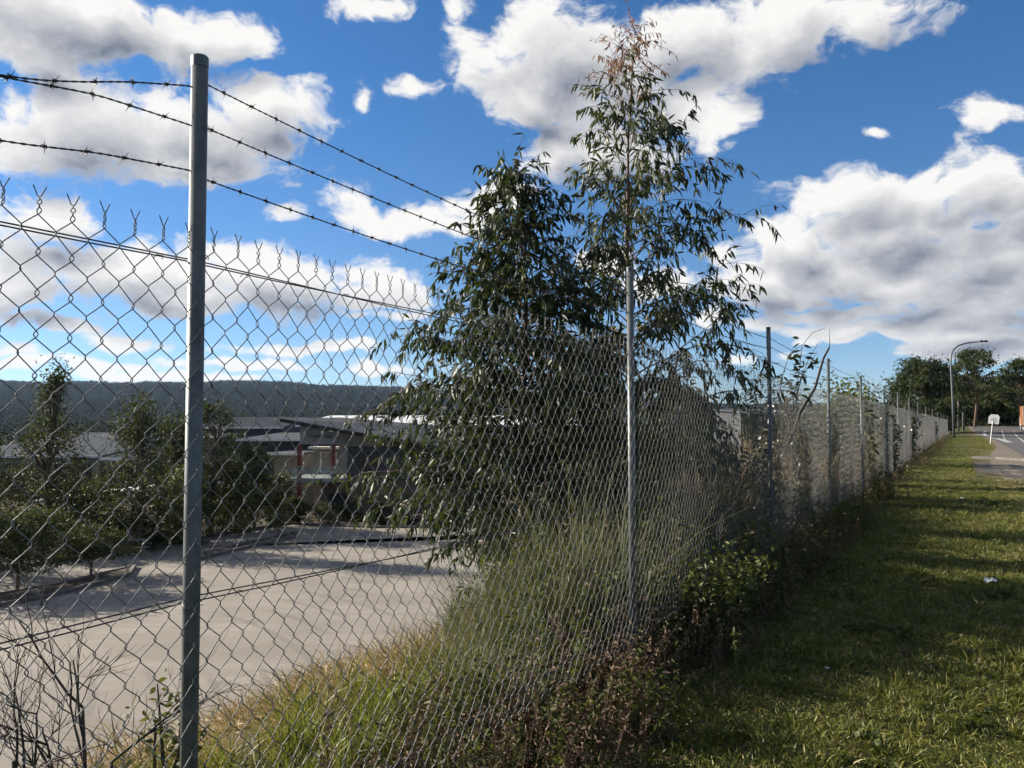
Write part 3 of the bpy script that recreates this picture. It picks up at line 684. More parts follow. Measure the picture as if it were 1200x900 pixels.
# bushy gum
rng = np.random.default_rng(22)
bx_, by_ = 0.12, 8.0; bz = float(height(bx_, by_)); top = at_depth(603, 200, 8.0); Ht = top[2] - bz
def reachA(t, a):
    base = np.interp(t, [0, .1, .25, .4, .55, .7, .82, .92, 1], [.9, 1.2, 1.25, 1.15, 1.05, .80, .46, .24, .06])
    return base * (1 + np.interp(t, [0, .35, .6, .8], [.12, .22, .15, 0]) * math.cos(a - math.pi))
line = [(0, 0, -.1), (-.03, .02, Ht * .35), (.02, 0, Ht * .7), (top[0] - bx_, 0, Ht)]
w1 = gum(rng, line, .05, 160, reachA, .08, .62, (.108, .025), .32, 13, 11, .75, 1.4)
tree_object('gum_tree', (bx_, by_, bz), w1, M['gum_bark'], M['gum'], 'bushy dark green gum tree rising behind the fence, rounder and lower than its neighbour')
# thicket between and behind the two
rng = np.random.default_rng(23)
for (px, py, Y, hw, lab) in ((690, 400, 9.2, .85, 'low leafy gum sapling filling the gap between the two fence gums'), (800, 452, 10.6, .7, 'small gum sapling standing right of the tall gum behind the fence')):
    tp_ = at_depth(px, py, Y); bz = float(height(tp_[0], Y)); Ht = tp_[2] - bz
    tree_object('gum_sapling', (tp_[0], Y, bz), gum(rng, [(0, 0, -.1), (.03, 0, Ht * .5), (0, 0, Ht)], .03, 60, lambda t, a: hw * np.interp(t, [0, .3, .7, 1], [.8, 1, .8, .2]), .05, .6, (.115, .028), .32, 11, 10, .75), M['gum_bark'], M['gum'], lab)

# leafy shrubs and vines on the fence
def shrub(name, x, y, h, w, n, leafm, label, seed, leaf=(.07, .03), group=None, cat='shrub', z=None, stems=7, woodm=None):
    rg = np.random.default_rng(seed); lb = LB(); wood = MB(); z = float(height(x, y)) if z is None else z
    for k in range(stems):
        a = rg.random() * 6.283; e = np.array([math.cos(a) * w * rg.uniform(.2, .8), math.sin(a) * w * rg.uniform(.2, .8), h * rg.uniform(.65, .95)])
        pl = np.array([[0, 0, -.05], e * .5 + rg.normal(size=3) * .05 * h, e]); wood.tube(pl, [.02 * h, .014 * h, .005 * h], 5)
        m_ = n // stems // 14
        for q in range(m_):
            t = rg.uniform(.15, 1.05); c = pl[1] * (1 - abs(2 * t - 1)) + (e * max(0, 2 * t - 1)) if t > .5 else pl[1] * 2 * t
            c = c + rg.normal(size=3) * np.array([w, w, h * .35]) * .22; c[2] = max(c[2], .03)
            P = c + rg.normal(size=(14, 3)) * leaf[0] * 1.0; P[:, 2] = np.maximum(P[:, 2], .01)
            D = rg.normal(size=(14, 3)); D[:, 2] = D[:, 2] * .6
            lb.add(blades(P, D, leaf[0] * rg.uniform(.6, 1.3, 14), leaf[1] * rg.uniform(.6, 1.2, 14), rg, .25))
    root = tag(empty(name, (x, y, z)), label, cat, group)
    wood.build('stems', woodm or M['twig'], root, True); link('foliage', lb.mesh('foliage', leafm), root)
    return root
def behind(px, d):
    xr = (px - 600) / 980; Y = 1.973 / (.54 - xr) * (1.736 - d) / 1.736; return xr * Y, Y
for k, (px, dd_, hh, ww, nn_, lab) in enumerate(((922, -.62, 2.3, .85, 6500, 'tall dark glossy leafed shrub behind the fence just past the third post'), (953, -.85, 2.05, 1.0, 6500, 'olive green shrub between the third and fourth fence posts'), (880, -.6, 1.35, .7, 3600, 'low dark shrub left of the third fence post'))):
    x, y = behind(px, dd_); shrub('shrub', x, y, hh, ww, nn_, M['shrub_leaf'] if k != 1 else M['far_leaf'], lab, 30 + k, (.06, .026))
for k, (px, dd_, hh, ww, lab) in enumerate(((815, .05, .75, .5, 'sunlit yellow green bush spilling through the fence right of the second post'), (770, -.3, .95, .55, 'green leafy bush behind the mesh just right of the second post'), (860, -.1, .8, .5, 'yellowing bush at the fence foot left of the third post'))):
    x, y = behind(px, dd_); shrub('bush', x, y, hh, ww, 3000, M['wattle_leaf'] if k != 1 else M['weed'], lab, 34 + k, (.045, .02))
for k, (s, hh, lab) in enumerate(((falong(*(at_depth(1046, 470, 23.2)[:2])), 2.0, 'dark vine climbing the fence in a tall column beyond the sixth post'), (falong(*(at_depth(1067, 470, 31.2)[:2])), 2.1, 'second dark vine along the fence, wrapped on a farther post'), (falong(*(at_depth(1096, 480, 57)[:2])), 2.0, 'smallest dark vine far along the fence'))):
    x, y = on_fence(s, -.12); shrub('fence_vine', x, y, hh, .28 + .05 * k, 2200, M['shrub_leaf'], lab, 40 + k, (.09, .05), 'vines on the fence', 'vine')
for k, (px, py, Y, ww, lm, lab) in enumerate(((990, 450, 21.5, 1.0, 'wattle_leaf', 'light yellow green bush rising behind the fourth and fifth fence posts'), (1030, 446, 33, 1.8, 'grey_leaf', 'grey green sapling behind the fence before the big trees'), (965, 470, 18.0, 1.1, 'far_leaf', 'dark bush behind the fourth fence post'))):
    tp_ = at_depth(px, py, Y); bz = float(height(tp_[0], Y)); shrub('bush', tp_[0], Y, tp_[2] - bz, ww, 3600, M[lm], lab, 50 + k, (.13, .05))
# bare shrubs by the near post
def bare(name, base, h, seed, lean, label):
    rg = np.random.default_rng(seed); root = tag(empty(name, base), label, 'bare shrub', 'bare shrubs beyond the near fence')
    def grow(b, c, d, L, r_, depth):
        n = 5; pl = [c]
        for k in range(n): d = unit(d + rg.normal(size=3) * .12 + np.array([0, 0, .04])); c = c + d * L / n; pl.append(c)
        b.tube(pl, np.linspace(r_, r_ * .55, n + 1), 6 if depth < 2 else 4)
        if depth < 4:
            for k in range(3 if depth < 3 else 2):
                q = rg.integers(2, n + 1); dd_ = unit(d + rg.normal(size=3) * np.array([.55, .45, .3])); grow(b, pl[q], dd_, L * rg.uniform(.5, .8), r_ * .52, depth + 1)
    for k in range(3):
        b = MB(); d0 = unit(np.array([lean + rg.normal() * .25, rg.normal() * .2, 1])); grow(b, np.array([rg.normal() * .04, rg.normal() * .03, -.05]), d0, h * rg.uniform(.4, .52), .011, 0)
        b.build('stem', M['twig'], root, True)
    return root
q = at_depth(112, 930, 3.35); bare('bare_shrub', (q[0], 3.35, float(height(q[0], 3.35))), 1.15, 3, .05, 'leafless dark twiggy shrub just left of the nearest fence post')
q = at_depth(30, 930, 3.1); bare('bare_shrub', (q[0], 3.1, float(height(q[0], 3.1))), .95, 8, -.15, 'sparser leafless twiggy shrub at the lower left picture corner')
q = at_depth(190, 930, 3.5); shrub('weed_plant', q[0], 3.5, .62, .10, 260, M['weed'], 'small green leafy weed at the left of the near post', 61, (.05, .018), cat='plant', stems=3)
# bare stick and whippy stems over the third bay
root = tag(empty('dead_branch', (*at_depth(938, 482, 9.9)[:2], 0)), 'dead leaning branch poking above the fence past the third post', 'branch')
o0 = np.array(root.location); pl = [at_depth(x, y, 9.9) - o0 for x, y in ((925, 520), (938, 482), (955, 455), (965, 420), (972, 407))]
MB().tube(pl, [.02, .018, .016, .013, .011], 6).build('branch', M['twig'], root, True)
MB().tube([pl[-1], at_depth(972.5, 385, 9.9) - o0], [.005, .002], 4).build('twig', M['twig'], root)
rg = np.random.default_rng(70)
root = tag(empty('whip_stems', (*at_depth(930, 480, 9.8)[:2], 0)), 'thin arching bare stems with few leaves above the fence shrub', 'plant'); o0 = np.array(root.location); lb = LB()
for line in (((928, 480), (936, 440), (940, 405), (952, 390), (968, 384)), ((930, 478), (940, 440), (948, 420), (960, 400)), ((920, 478), (935, 450), (950, 425), (958, 412)), ((912, 470), (917, 440), (925, 415), (940, 403)), ((934, 470), (935, 445), (938, 425))):
    pl = [at_depth(x, y, 9.8) - o0 for x, y in line]; MB().tube(pl, np.linspace(.006, .002, len(pl)), 4).build('stem', M['twig'], root, True)
    for c in (pl[1], pl[2]):
        lb.add(blades(c + rg.normal(size=(5, 3)) * .04, rg.normal(size=(5, 3)) * np.array([1, .4, .4]), .10, .04, rg, .2))
link('leaves', lb.mesh('leaves', M['shrub_leaf']), root)

# ------------------------------------------------------------------ trees round the car park and the far end
def clump_tree(name, x, y, h, w, seed, leafm, label, group=None, z=None, trunk=.35, leaf=.32, nclump=46, per=46, bark=None, tall=False, cat='tree', tight=1.0):
    rg = np.random.default_rng(seed); z = float(height(x, y)) if z is None else z; wood, lb = MB(), LB(); per = int(per * 1.9); leaf = leaf * .8
    r0 = .018 * h + .03
    pl = np.array([[0, 0, -.2], [rg.normal() * .02 * h, rg.normal() * .02 * h, h * .4], [rg.normal() * .04 * h, rg.normal() * .04 * h, h * .92]]); wood.tube(pl, [r0, r0 * .7, r0 * .15], 7)
    for k in range(nclump):
        t = trunk + (1 - trunk) * rg.random() ** .85; a = rg.random() * 6.283
        prof = math.sqrt(max(.02, 1 - ((t - trunk - (1 - trunk) * .42) / ((1 - trunk) * .60)) ** 2)) if not tall else np.interp(t, [0, .2, .5, .8, 1], [.8, 1, .85, .5, .12])
        rr_ = w * .5 * prof * math.sqrt(rg.random()) * rg.uniform(.8, 1.15)
        c = np.array([math.cos(a) * rr_, math.sin(a) * rr_, h * t]); b0 = np.array([np.interp(t * .72, [0, .4, .92], pl[:, q]) for q in range(3)]); b0[2] = max(.1, h * t * .72)
        wood.tube([b0, (b0 + c) / 2 + np.array([0, 0, .03 * h]), c], [r0 * .3, r0 * .18, r0 * .06], 4)
        sg = np.array([w, w, h * .55]) * .085 * tight * rg.uniform(.7, 1.3)
        P = c + rg.normal(size=(per, 3)) * sg; D = rg.normal(size=(per, 3)); D[:, 2] -= .5
        lb.add(blades(P, D, leaf * rg.uniform(.6, 1.3, per), leaf * .38 * rg.uniform(.6, 1.2, per), rg, .2))
    root = tag(empty(name, (x, y, z)), label, cat, group)
    wood.build('trunk', bark or M['gum_bark'], root, True); link('crown', lb.mesh('crown', leafm), root)
    return root
def ct(px, ptop, pbase, pw, seed, lm, label, tall=False, trunk=.3, Y=None, **kw):
    b = at_level(px, pbase, FLOOR) if Y is None else np.array([*(at_depth(px, ptop, Y)[:2]), 0]); Y = b[1]
    z = FLOOR - .05 if kw.get('z') is None else kw.pop('z'); kw.pop('z', None)
    h = at_depth(px, ptop, Y)[2] - z; return clump_tree('tree', b[0], Y, h, pw / 980 * Y, seed, M[lm], label, 'trees round the car park', z, trunk, tall=tall, **kw)
ct(60, 437, 638, 78, 101, 'grey_leaf', 'tall thin grey green gum at the left of the car park', True, .18, leaf=.26, nclump=60, per=44)
ct(160, 474, 648, 105, 102, 'grey_leaf', 'spreading grey green gum just left of the nearest post', True, .15, leaf=.25, nclump=64, per=50)
ct(20, 604, 690, 125, 103, 'far_leaf', 'low round dark tree at the left picture edge by the car park', False, .3, leaf=.20, nclump=60, per=60)
ct(106, 618, 676, 80, 104, 'far_leaf', 'small round tree with forked trunk in the garden strip', False, .35, leaf=.17, nclump=46, per=55)
ct(246, 476, 622, 96, 105, 'far_leaf', 'dark tree directly behind the nearest fence post', False, .12, leaf=.3, nclump=60, per=50)
ct(205, 492, 625, 70, 106, 'far_leaf', 'dark tree left of the near post, behind the garden bed', False, .2, leaf=.3)
ct(298, 527, 621, 74, 107, 'far_leaf', 'dark rounded tree left of the balcony building', False, .15, leaf=.25)
ct(322, 556, 618, 50, 108, 'wattle_leaf', 'yellow green wattle beside the red balcony columns', False, .05, leaf=.2)
ct(275, 572, 626, 60, 109, 'wattle_leaf', 'low yellow tinted wattle right of the near post', False, .05, leaf=.2)
ct(326, 598, 634, 22, 110, 'far_leaf', 'tiny tree standing in the kerbed garden island', False, .45, leaf=.13, nclump=24, per=30)
ct(85, 566, 640, 90, 111, 'wattle_leaf', 'olive wattle under the thin white roof', False, .1, leaf=.22)
ct(-25, 520, 640, 110, 112, 'grey_leaf', 'grey gum cut by the left picture edge', True, .1, leaf=.26, nclump=54)
ct(180, 612, 642, 66, 113, 'wattle_leaf', 'low light green bush beside the picnic table', False, .05, leaf=.16)
ct(-70, 560, 668, 120, 114, 'far_leaf', 'dark tree off the left edge shading the car park', False, .2, leaf=.25, nclump=60)
ct(-140, 540, 690, 150, 115, 'far_leaf', 'second dark tree off the left edge shading the car park', False, .2, leaf=.25, nclump=60)
for k, (px, yt, yb, pw, lm, lab) in enumerate(((12, 548, 628, 90, 'grey_leaf', 'grey green tree before the big shed at the left edge'), (118, 545, 634, 74, 'far_leaf', 'dark tree between the two grey gums'), (205, 548, 634, 60, 'wattle_leaf', 'yellow tinged tree touching the left of the near post'), (228, 585, 636, 60, 'far_leaf', 'low dark shrub behind the foot of the near post'), (345, 585, 614, 30, 'far_leaf', 'dark shrub left of the lower red column'), (140, 600, 644, 70, 'far_leaf', 'dark shrub behind the picnic table'), (50, 600, 655, 80, 'far_leaf', 'dark shrub behind the garden strip'), (262, 540, 618, 70, 'far_leaf', 'dark tree just right of the near post'))):
    ct(px, yt, yb, pw, 130 + k, lm, lab, False, .06, leaf=.2, nclump=46, per=46)
for k, px in enumerate((378, 398, 420, 445, 470)):
    ct(px, 588 + (k % 2) * 5, 614, 34, 120 + k, 'far_leaf', ['leafy shrub under the balcony edge', 'shrub before the brown lower wall', 'shrub before the dark lower window', 'shrub under the dark grey wall', 'shrub at the end of the dark wall, by the gum leaves'][k], False, .05, leaf=.14, nclump=30, per=40)
# big trees at the end of the road
def et(px, ptop, Y, pw, seed, lm, label, **kw):
    q = at_depth(px, ptop, Y); z = float(height(q[0], Y)); kw.setdefault('trunk', .3)
    clump_tree('gum_tree', q[0], Y, q[2] - z, pw / 980 * Y, seed, M[lm], label, 'big trees at the end of the road', z, **kw)
et(1084, 423, 118, 78, 201, 'far_leaf', 'broad dense dark tree left of the street lamp', trunk=.12, leaf=.55, nclump=100, per=80, tight=.75)
et(1140, 411, 138, 66, 202, 'far_leaf', 'tallest gum behind the street lamp with open layered crown', trunk=.38, leaf=.55, nclump=44, per=80, tight=.68)
et(1194, 424, 140, 58, 203, 'far_leaf', 'gum with open crown at the right picture edge', trunk=.36, leaf=.55, nclump=40, per=80, tight=.68)
et(1170, 455, 150, 50, 204, 'far_leaf', 'lower dark gum between the two taller gums', trunk=.15, leaf=.7, nclump=70, per=60)
et(1112, 466, 150, 64, 205, 'far_leaf', 'lower dark tree behind the street lamp', trunk=.1, leaf=.7, nclump=60, per=60)
et(1232, 446, 150, 70, 206, 'far_leaf', 'dark gum just beyond the truck', trunk=.1, leaf=.7, nclump=60, per=60)
et(1055, 452, 105, 40, 207, 'far_leaf', 'dark smaller tree at the left of the broad tree', trunk=.05, leaf=.5, nclump=50, per=60)
et(1142, 482, 165, 120, 208, 'far_leaf', 'dark understorey thicket beyond the road end', trunk=.02, leaf=.6, nclump=90, per=60)
et(1205, 476, 160, 90, 209, 'far_leaf', 'dark understorey behind the truck', trunk=.02, leaf=.6, nclump=70, per=60)
# forest to the ridge
rng = np.random.default_rng(300)
def forest_mesh(seed):
    rg = np.random.default_rng(seed); lb = LB()
    for k in range(16):
        a = rg.random() * 6.283; t = rg.random(); rr_ = .42 * math.sqrt(rg.random()) * math.sqrt(max(.1, 1 - (2 * t - 1) ** 2 * .8)); c = np.array([math.cos(a) * rr_, math.sin(a) * rr_, .25 + .7 * t])
        P = c + rg.normal(size=(34, 3)) * .085; D = rg.normal(size=(34, 3)); lb.add(blades(P, D, .10 * rg.uniform(.6, 1.3, 34), .055, rg, .15))
    b = MB(); b.tube([(0, 0, -.05), (0, 0, .6)], [.025, .012], 4); v, f = np.array(b.v), b.f
    return lb.mesh('forest_tree', M['forest_leaf'])
FOR = source('forest_source', [forest_mesh(400 + k) for k in range(6)])
n = 30000
u = rng.random(n); rr_ = 190 * (3900 / 190) ** (u ** .72); aa = rng.uniform(-.72, .66, n); x, y = np.sin(aa) * rr_, np.cos(aa) * rr_; d = fdist(x, y)
keep = (d < -60) | (rr_ > 260)
x, y, rr_ = x[keep], y[keep], rr_[keep]; sc_ = rng.uniform(9, 15, len(x)) * (1 + sstep(800, 3500, rr_) * .9)
scatter('forest', np.stack([x, y, height(x, y) - .5], -1), FOR, 6, np.stack([sc_ * 1.1, sc_ * 1.1, sc_], -1), rng, .06, 'dark eucalypt forest covering the valley and the distant ridge', 'forest')

# ------------------------------------------------------------------ buildings
M['cream'] = rough_mat('cream_render', (0.22, 0.205, 0.17), (0.29, 0.27, 0.23), 1.2, 0.9)
M['charcoal'] = rough_mat('charcoal_cladding', (0.045, 0.047, 0.052), (0.065, 0.068, 0.075), 1.0, 0.7)
M['brown'] = rough_mat('brown_brick', (0.12, 0.085, 0.06), (0.18, 0.13, 0.095), 6, 0.9)
M['roofgrey'] = rough_mat('grey_metal_roof', (0.085, 0.094, 0.108), (0.125, 0.134, 0.148), 0.6, 0.9, spec=0.0)
M['roofdark'] = rough_mat('slate_metal_roof', (0.05, 0.058, 0.07), (0.075, 0.084, 0.096), 0.5, 0.9, spec=0.0)
M['roofwhite'] = rough_mat('white_metal_roof', (0.72, 0.71, 0.68), (0.82, 0.81, 0.78), 0.6, 0.4)
M['red'] = rough_mat('red_paint', (0.16, 0.028, 0.026), (0.21, 0.035, 0.03), 2, 0.6)
M['trim'] = rough_mat('black_trim', (0.02, 0.02, 0.022), (0.035, 0.035, 0.038), 2, 0.6)
M['white'] = rough_mat('white_paint', (0.68, 0.68, 0.66), (0.8, 0.8, 0.78), 2, 0.6)
M['signgrey'] = rough_mat('grey_sign_panel', (0.25, 0.26, 0.255), (0.31, 0.32, 0.315), 1, 0.7)
m, nt, p = new_mat('window_glass'); p.inputs['Base Color'].default_value = (0.02, 0.025, 0.03, 1); p.inputs['Roughness'].default_value = 0.08; M['glass'] = m
m, nt, p = new_mat('railing_glass'); p.inputs['Base Color'].default_value = (0.75, 0.85, 0.82, 1); p.inputs['Roughness'].default_value = 0.05; p.inputs['Transmission Weight'].default_value = 0.9; p.inputs['IOR'].default_value = 1.1; M['rail'] = m
S = 980 / 58.0
bx = lambda px: (px - 600) / S
bz_ = lambda py: 1.6 + (497 - py) / S
O = np.array([bx(357), 58.0, FLOOR])
root = tag(empty('office_building', O), 'two storey office with sloping grey roof, balcony and red columns', 'building')
L_ = lambda b, name, mat, par=root, **k: b.build(name, mat, par, **k)
X0, X1, X2, X3 = bx(354) - O[0], bx(395) - O[0], bx(407) - O[0], bx(407) + 9 - O[0]
ZF = lambda py: bz_(py) - FLOOR
L_(MB().box(X2, X3, .2, 14, ZF(562), ZF(524)), 'upper_wall', M['charcoal'])
L_(MB().box(X1 - 1.2, X3 - .05, .35, 13.9, 0, ZF(562)), 'lower_wall', M['brown'])
L_(MB().box(X0 + .2, X1 - 1.2, 3.2, 13.8, 0, ZF(563)), 'ground_wall', M['cream'])
L_(MB().box(X0 + .1, X2, 3.0, 13.7, ZF(562), ZF(506)), 'balcony_wall', M['cream'])
L_(MB().box(X1 + .12, X2 - .004, .25, 3.0, ZF(556), ZF(518)), 'side_wall', M['cream'])
w = L_(MB().box(X2 + .7, X2 + 2.2, .17, .25, ZF(552), ZF(530)), 'window', M['trim']); L_(MB().box(X2 + .78, X2 + 2.12, .155, .168, ZF(551), ZF(531)), 'pane', M['glass'], w)
w = L_(MB().box(X1 - .6, X2 + .1, .31, .36, ZF(594), ZF(578)), 'window', M['trim']); L_(MB().box(X1 - .52, X2 + .02, .295, .308, ZF(593), ZF(579)), 'pane', M['glass'], w)
w = L_(MB().box(X0 + .6, X1 - .6, 2.96, 3.01, ZF(556), ZF(531)), 'balcony_door', M['white']); L_(MB().box(X0 + .7, X1 - .7, 2.945, 2.958, ZF(555), ZF(532)), 'pane', M['cream'], w)
# sign panel under the roof line
sp_ = MB(); sp_.add([(X0 - .1, -.06, ZF(520.5)), (X2 - .7, -.06, ZF(520.5)), (X2 - .7, -.06, ZF(507)), (X0 - .1, -.06, ZF(498.5)), (X0 - .1, .1, ZF(520.5)), (X2 - .7, .1, ZF(520.5)), (X2 - .7, .1, ZF(507)), (X0 - .1, .1, ZF(498.5))], [(0, 1, 2, 3), (7, 6, 5, 4), (0, 4, 5, 1), (1, 5, 6, 2), (2, 6, 7, 3), (3, 7, 4, 0)])
sg = L_(sp_, 'sign_panel', M['signgrey'])
rg = np.random.default_rng(9); b = MB()
xx = bx(362) - O[0]
while xx < bx(389) - O[0]:
    wd = rg.uniform(.07, .12); hh = .22
    for kk in range(2): b.box(xx + kk * wd * .7, xx + kk * wd * .7 + .03, -.075, -.062, ZF(513), ZF(513) + hh * rg.uniform(.6, 1))
    b.box(xx, xx + wd, -.0745, -.0622, ZF(513) + hh * rg.choice([0., .4, .8]), ZF(513) + hh * .15 + hh * .8 * rg.choice([0., .5, 1.])); xx += wd + .05
L_(b, 'lettering', M['trim'], sg)
L_(MB().tube([(bx(366) - O[0], -.07, ZF(515.5)), (bx(369) - O[0], -.07, ZF(516)), (bx(375) - O[0], -.07, ZF(513.6))], [.02, .05, .01], 4), 'swoosh', M['red'], sg)
L_(MB().box(X0 - .1, X2 - .7, -.03, .12, ZF(522.5), ZF(520.6)), 'beam', M['trim'])
L_(MB().box(X0 + .2, X1 + .3, 1.0, 2.9, ZF(526.5), ZF(524)), 'awning', M['white'])
f_ = MB(); f_.add([(X2 - .7, .02, ZF(523)), (X3 + .3, .02, ZF(523)), (X3 + .3, .02, ZF(523) + .05), (X2 - .7, .02, ZF(506.5)), (X2 - .7, .19, ZF(523)), (X3 + .3, .19, ZF(523)), (X3 + .3, .19, ZF(523) + .05), (X2 - .7, .19, ZF(506.5))], [(0, 1, 2, 3), (7, 6, 5, 4), (0, 4, 5, 1), (1, 5, 6, 2), (2, 6, 7, 3), (3, 7, 4, 0)])
L_(f_, 'gable_panel', M['cream'])
for px_, y0_, za, zb in ((357, -1.35, 0, ZF(521)), (392, -.3, ZF(558), ZF(521))):
    xx = bx(px_) - O[0]; L_(MB().box(xx - .12, xx + .12, y0_, y0_ + .24, za, zb), 'column', M['red'])
sl = L_(MB().box(bx(347) - O[0], X2 - .005, -1.5, 3.0, ZF(563), ZF(558.5)), 'balcony_slab', M['signgrey'])
for k in range(5):
    xa = bx(348) - O[0] + k * .66; L_(MB().box(xa + .02, xa + .64, -1.42, -1.405, ZF(558), ZF(546)), 'glass_panel', M['rail'], sl)
L_(MB().box(bx(347.5) - O[0], X2 - .2, -1.44, -1.385, ZF(546), ZF(545)), 'handrail', M['signgrey'], sl)
rf = MB(); fl, fr_, br, bl = (X0 - 1.2, -1.0, ZF(490.5)), (X3 + 1.0, -1.0, ZF(533)), (X3 + 1.6, 15, ZF(507)), (X0 - .4, 15, ZF(487))
th = .14; rf.add([fl, fr_, br, bl] + [(a, b_, c_ - th) for a, b_, c_ in (fl, fr_, br, bl)], [(0, 1, 2, 3), (7, 6, 5, 4), (1, 5, 6, 2), (2, 6, 7, 3), (3, 7, 4, 0), (0, 4, 5, 1)])
rfo = L_(rf, 'roof', M['roofgrey'])
a0, a1 = np.array(fl), np.array(fr_); L_(MB().tube([a0 + (0, -.08, -.10), a1 + (0, -.08, -.10)], .14, 6), 'gutter', M['trim'], rfo)
def shed(name, x0, x1, y0, y1, ze, zr, roofm, wallm, label, zb=FLOOR - .3, doors=0, ribs=True, over=.4):
    """low pitched shed, ridge along X at the back edge y1"""
    root = tag(empty(name, (x0, y0, zb)), label, 'building', 'sheds beyond the car park'); w_, dp = x1 - x0, y1 - y0
    wall = MB(); e, r_ = ze - zb, zr - zb
    wall.add([(0, 0, 0), (w_, 0, 0), (w_, dp, 0), (0, dp, 0), (0, 0, e - .1), (w_, 0, e - .1), (w_, dp, r_ - .1), (0, dp, r_ - .1)], [(0, 1, 5, 4), (1, 2, 6, 5), (2, 3, 7, 6), (3, 0, 4, 7)]); wall.build('wall', wallm, root)
    b = MB(); sl_ = (r_ - e) / dp
    b.add([(-over, -over, e - over * sl_), (w_ + over, -over, e - over * sl_), (w_ + over, dp + over, r_ + over * sl_), (-over, dp + over, r_ + over * sl_)] + [(-over, -over, e - over * sl_ - .12), (w_ + over, -over, e - over * sl_ - .12), (w_ + over, dp + over, r_ + over * sl_ - .12), (-over, dp + over, r_ + over * sl_ - .12)], [(0, 1, 2, 3), (7, 6, 5, 4), (0, 4, 5, 1), (1, 5, 6, 2), (2, 6, 7, 3), (3, 7, 4, 0)])
    ro = b.build('roof', roofm, root)
    MB().box(-over, w_ + over, -over - .16, -over - .004, e - over * sl_ - .2, e - over * sl_ + .02).build('gutter', M['white'], ro)
    for k in range(doors):
        xc = w_ * (k + .5) / doors; d_ = MB().box(xc - 1.6, xc + 1.6, -.06, .02, .3, min(3.6, e - .8)).build('roller_door', M['trim'], root)
    return root
def sp2(pxa, pxb, Y): return ((pxa - 600) / 980 * Y, (pxb - 600) / 980 * Y)
zz = lambda py, Y: 1.6 + (497 - py) / 980 * Y
a, b = sp2(318, 690, 85); shed('white_roof_shed', a + 3, b, 85, 100, zz(497.5, 85), zz(487, 100), M['roofwhite'], M['charcoal'], 'wide low shed with bright white metal roof behind the balcony office')
a, b = sp2(-60, 118, 76); shed('grey_roof_shed', a, b, 76, 100, zz(533, 76), zz(507, 100), M['roofgrey'], M['cream'], 'large shed with plain grey roof at the far left of the car park', doors=3)
a, b = sp2(118, 178, 74); shed('grey_roof_shed', a + .6, b, 74, 96, zz(536, 74), zz(508, 96), M['roofdark'], M['cream'], 'slate roofed shed half hidden by the grey green gum', doors=1)
a, b = sp2(180, 216, 70); shed('small_shed', a, b, 70, 78, zz(513, 70), zz(511.5, 78), M['roofwhite'], M['cream'], 'cream walled shed with white roof edge left of the near post', doors=1)
a, b = sp2(284, 352, 78); shed('curved_roof_shed', a, b, 78, 92, zz(514, 78), zz(507, 92), M['roofgrey'], M['charcoal'], 'dark walled shed with pale grey roof left of the balcony office')
a, b = sp2(232, 330, 105); shed('dark_shed', a, b, 105, 118, zz(500, 105), zz(489, 118), M['roofdark'], M['charcoal'], 'dark slate shed behind the pale roofed one')
a, b = sp2(322, 352, 66); shed('link_shed', a, b, 66, 72, zz(530, 66), zz(528, 72), M['roofgrey'], M['cream'], 'low cream shed beside the office balcony')
a, b = sp2(868, 962, 80); shed('flat_roof_building', a, b, 80, 92, zz(482, 80), zz(479, 92), M['roofgrey'], M['charcoal'], 'grey flat roofed building seen past the third fence post')
# thin white roofed walkway
root = tag(empty('covered_walkway', (*at_depth(35, 588, 47)[:2], FLOOR)), 'covered walkway with thin white roof among the trees at the left', 'shelter')
o0 = np.array(root.location); pa, pb = at_depth(33, 588, 47) - o0, at_depth(222, 566, 52) - o0
b = MB(); b.add([pa, pb, pb + (0, 2.2, .12), pa + (0, 2.2, .12), pa + (0, 0, -.16), pb + (0, 0, -.16), pb + (0, 2.2, -.04), pa + (0, 2.2, -.04)], [(0, 1, 2, 3), (7, 6, 5, 4), (0, 4, 5, 1), (1, 5, 6, 2), (2, 6, 7, 3), (3, 7, 4, 0)]); b.build('roof', M['white'], root)
for k in range(4):
    c = pa + (pb - pa) * (.05 + .3 * k); MB().box(c[0] - .06, c[0] + .06, c[1] + .9, c[1] + 1.02, 0, c[2] - .1).build('post', M['galv'], root)
# picnic table
q = at_level(151, 650, FLOOR); root = tag(empty('picnic_table', (q[0], q[1], FLOOR), R(20)), 'weathered grey picnic table with benches at the garden edge', 'picnic table')
M['timber'] = rough_mat('weathered_timber', (0.20, 0.19, 0.17), (0.30, 0.285, 0.26), 6, 0.9, stretch=(.3, 6, 6))
for k in range(4): MB().box(-.95, .95, -.38 + k * .19, -.20 + k * .19, .72, .76).build('table_plank', M['timber'], root)
for sg_ in (-1, 1):
    for k in range(2): MB().box(-.95, .95, sg_ * .72 - .14 + k * .145, sg_ * .72 - .005 + k * .145, .43, .47).build('bench_plank', M['timber'], root)
for sx in (-.65, .65):
    for sg_ in (-1, 1): MB().tube([(sx, sg_ * .5, 0), (sx, sg_ * .22, .72)], .05, 4).build('leg', M['timber'], root)
    MB().box(sx - .04, sx + .04, -.85, .85, .36, .43).build('crossbar', M['timber'], root)
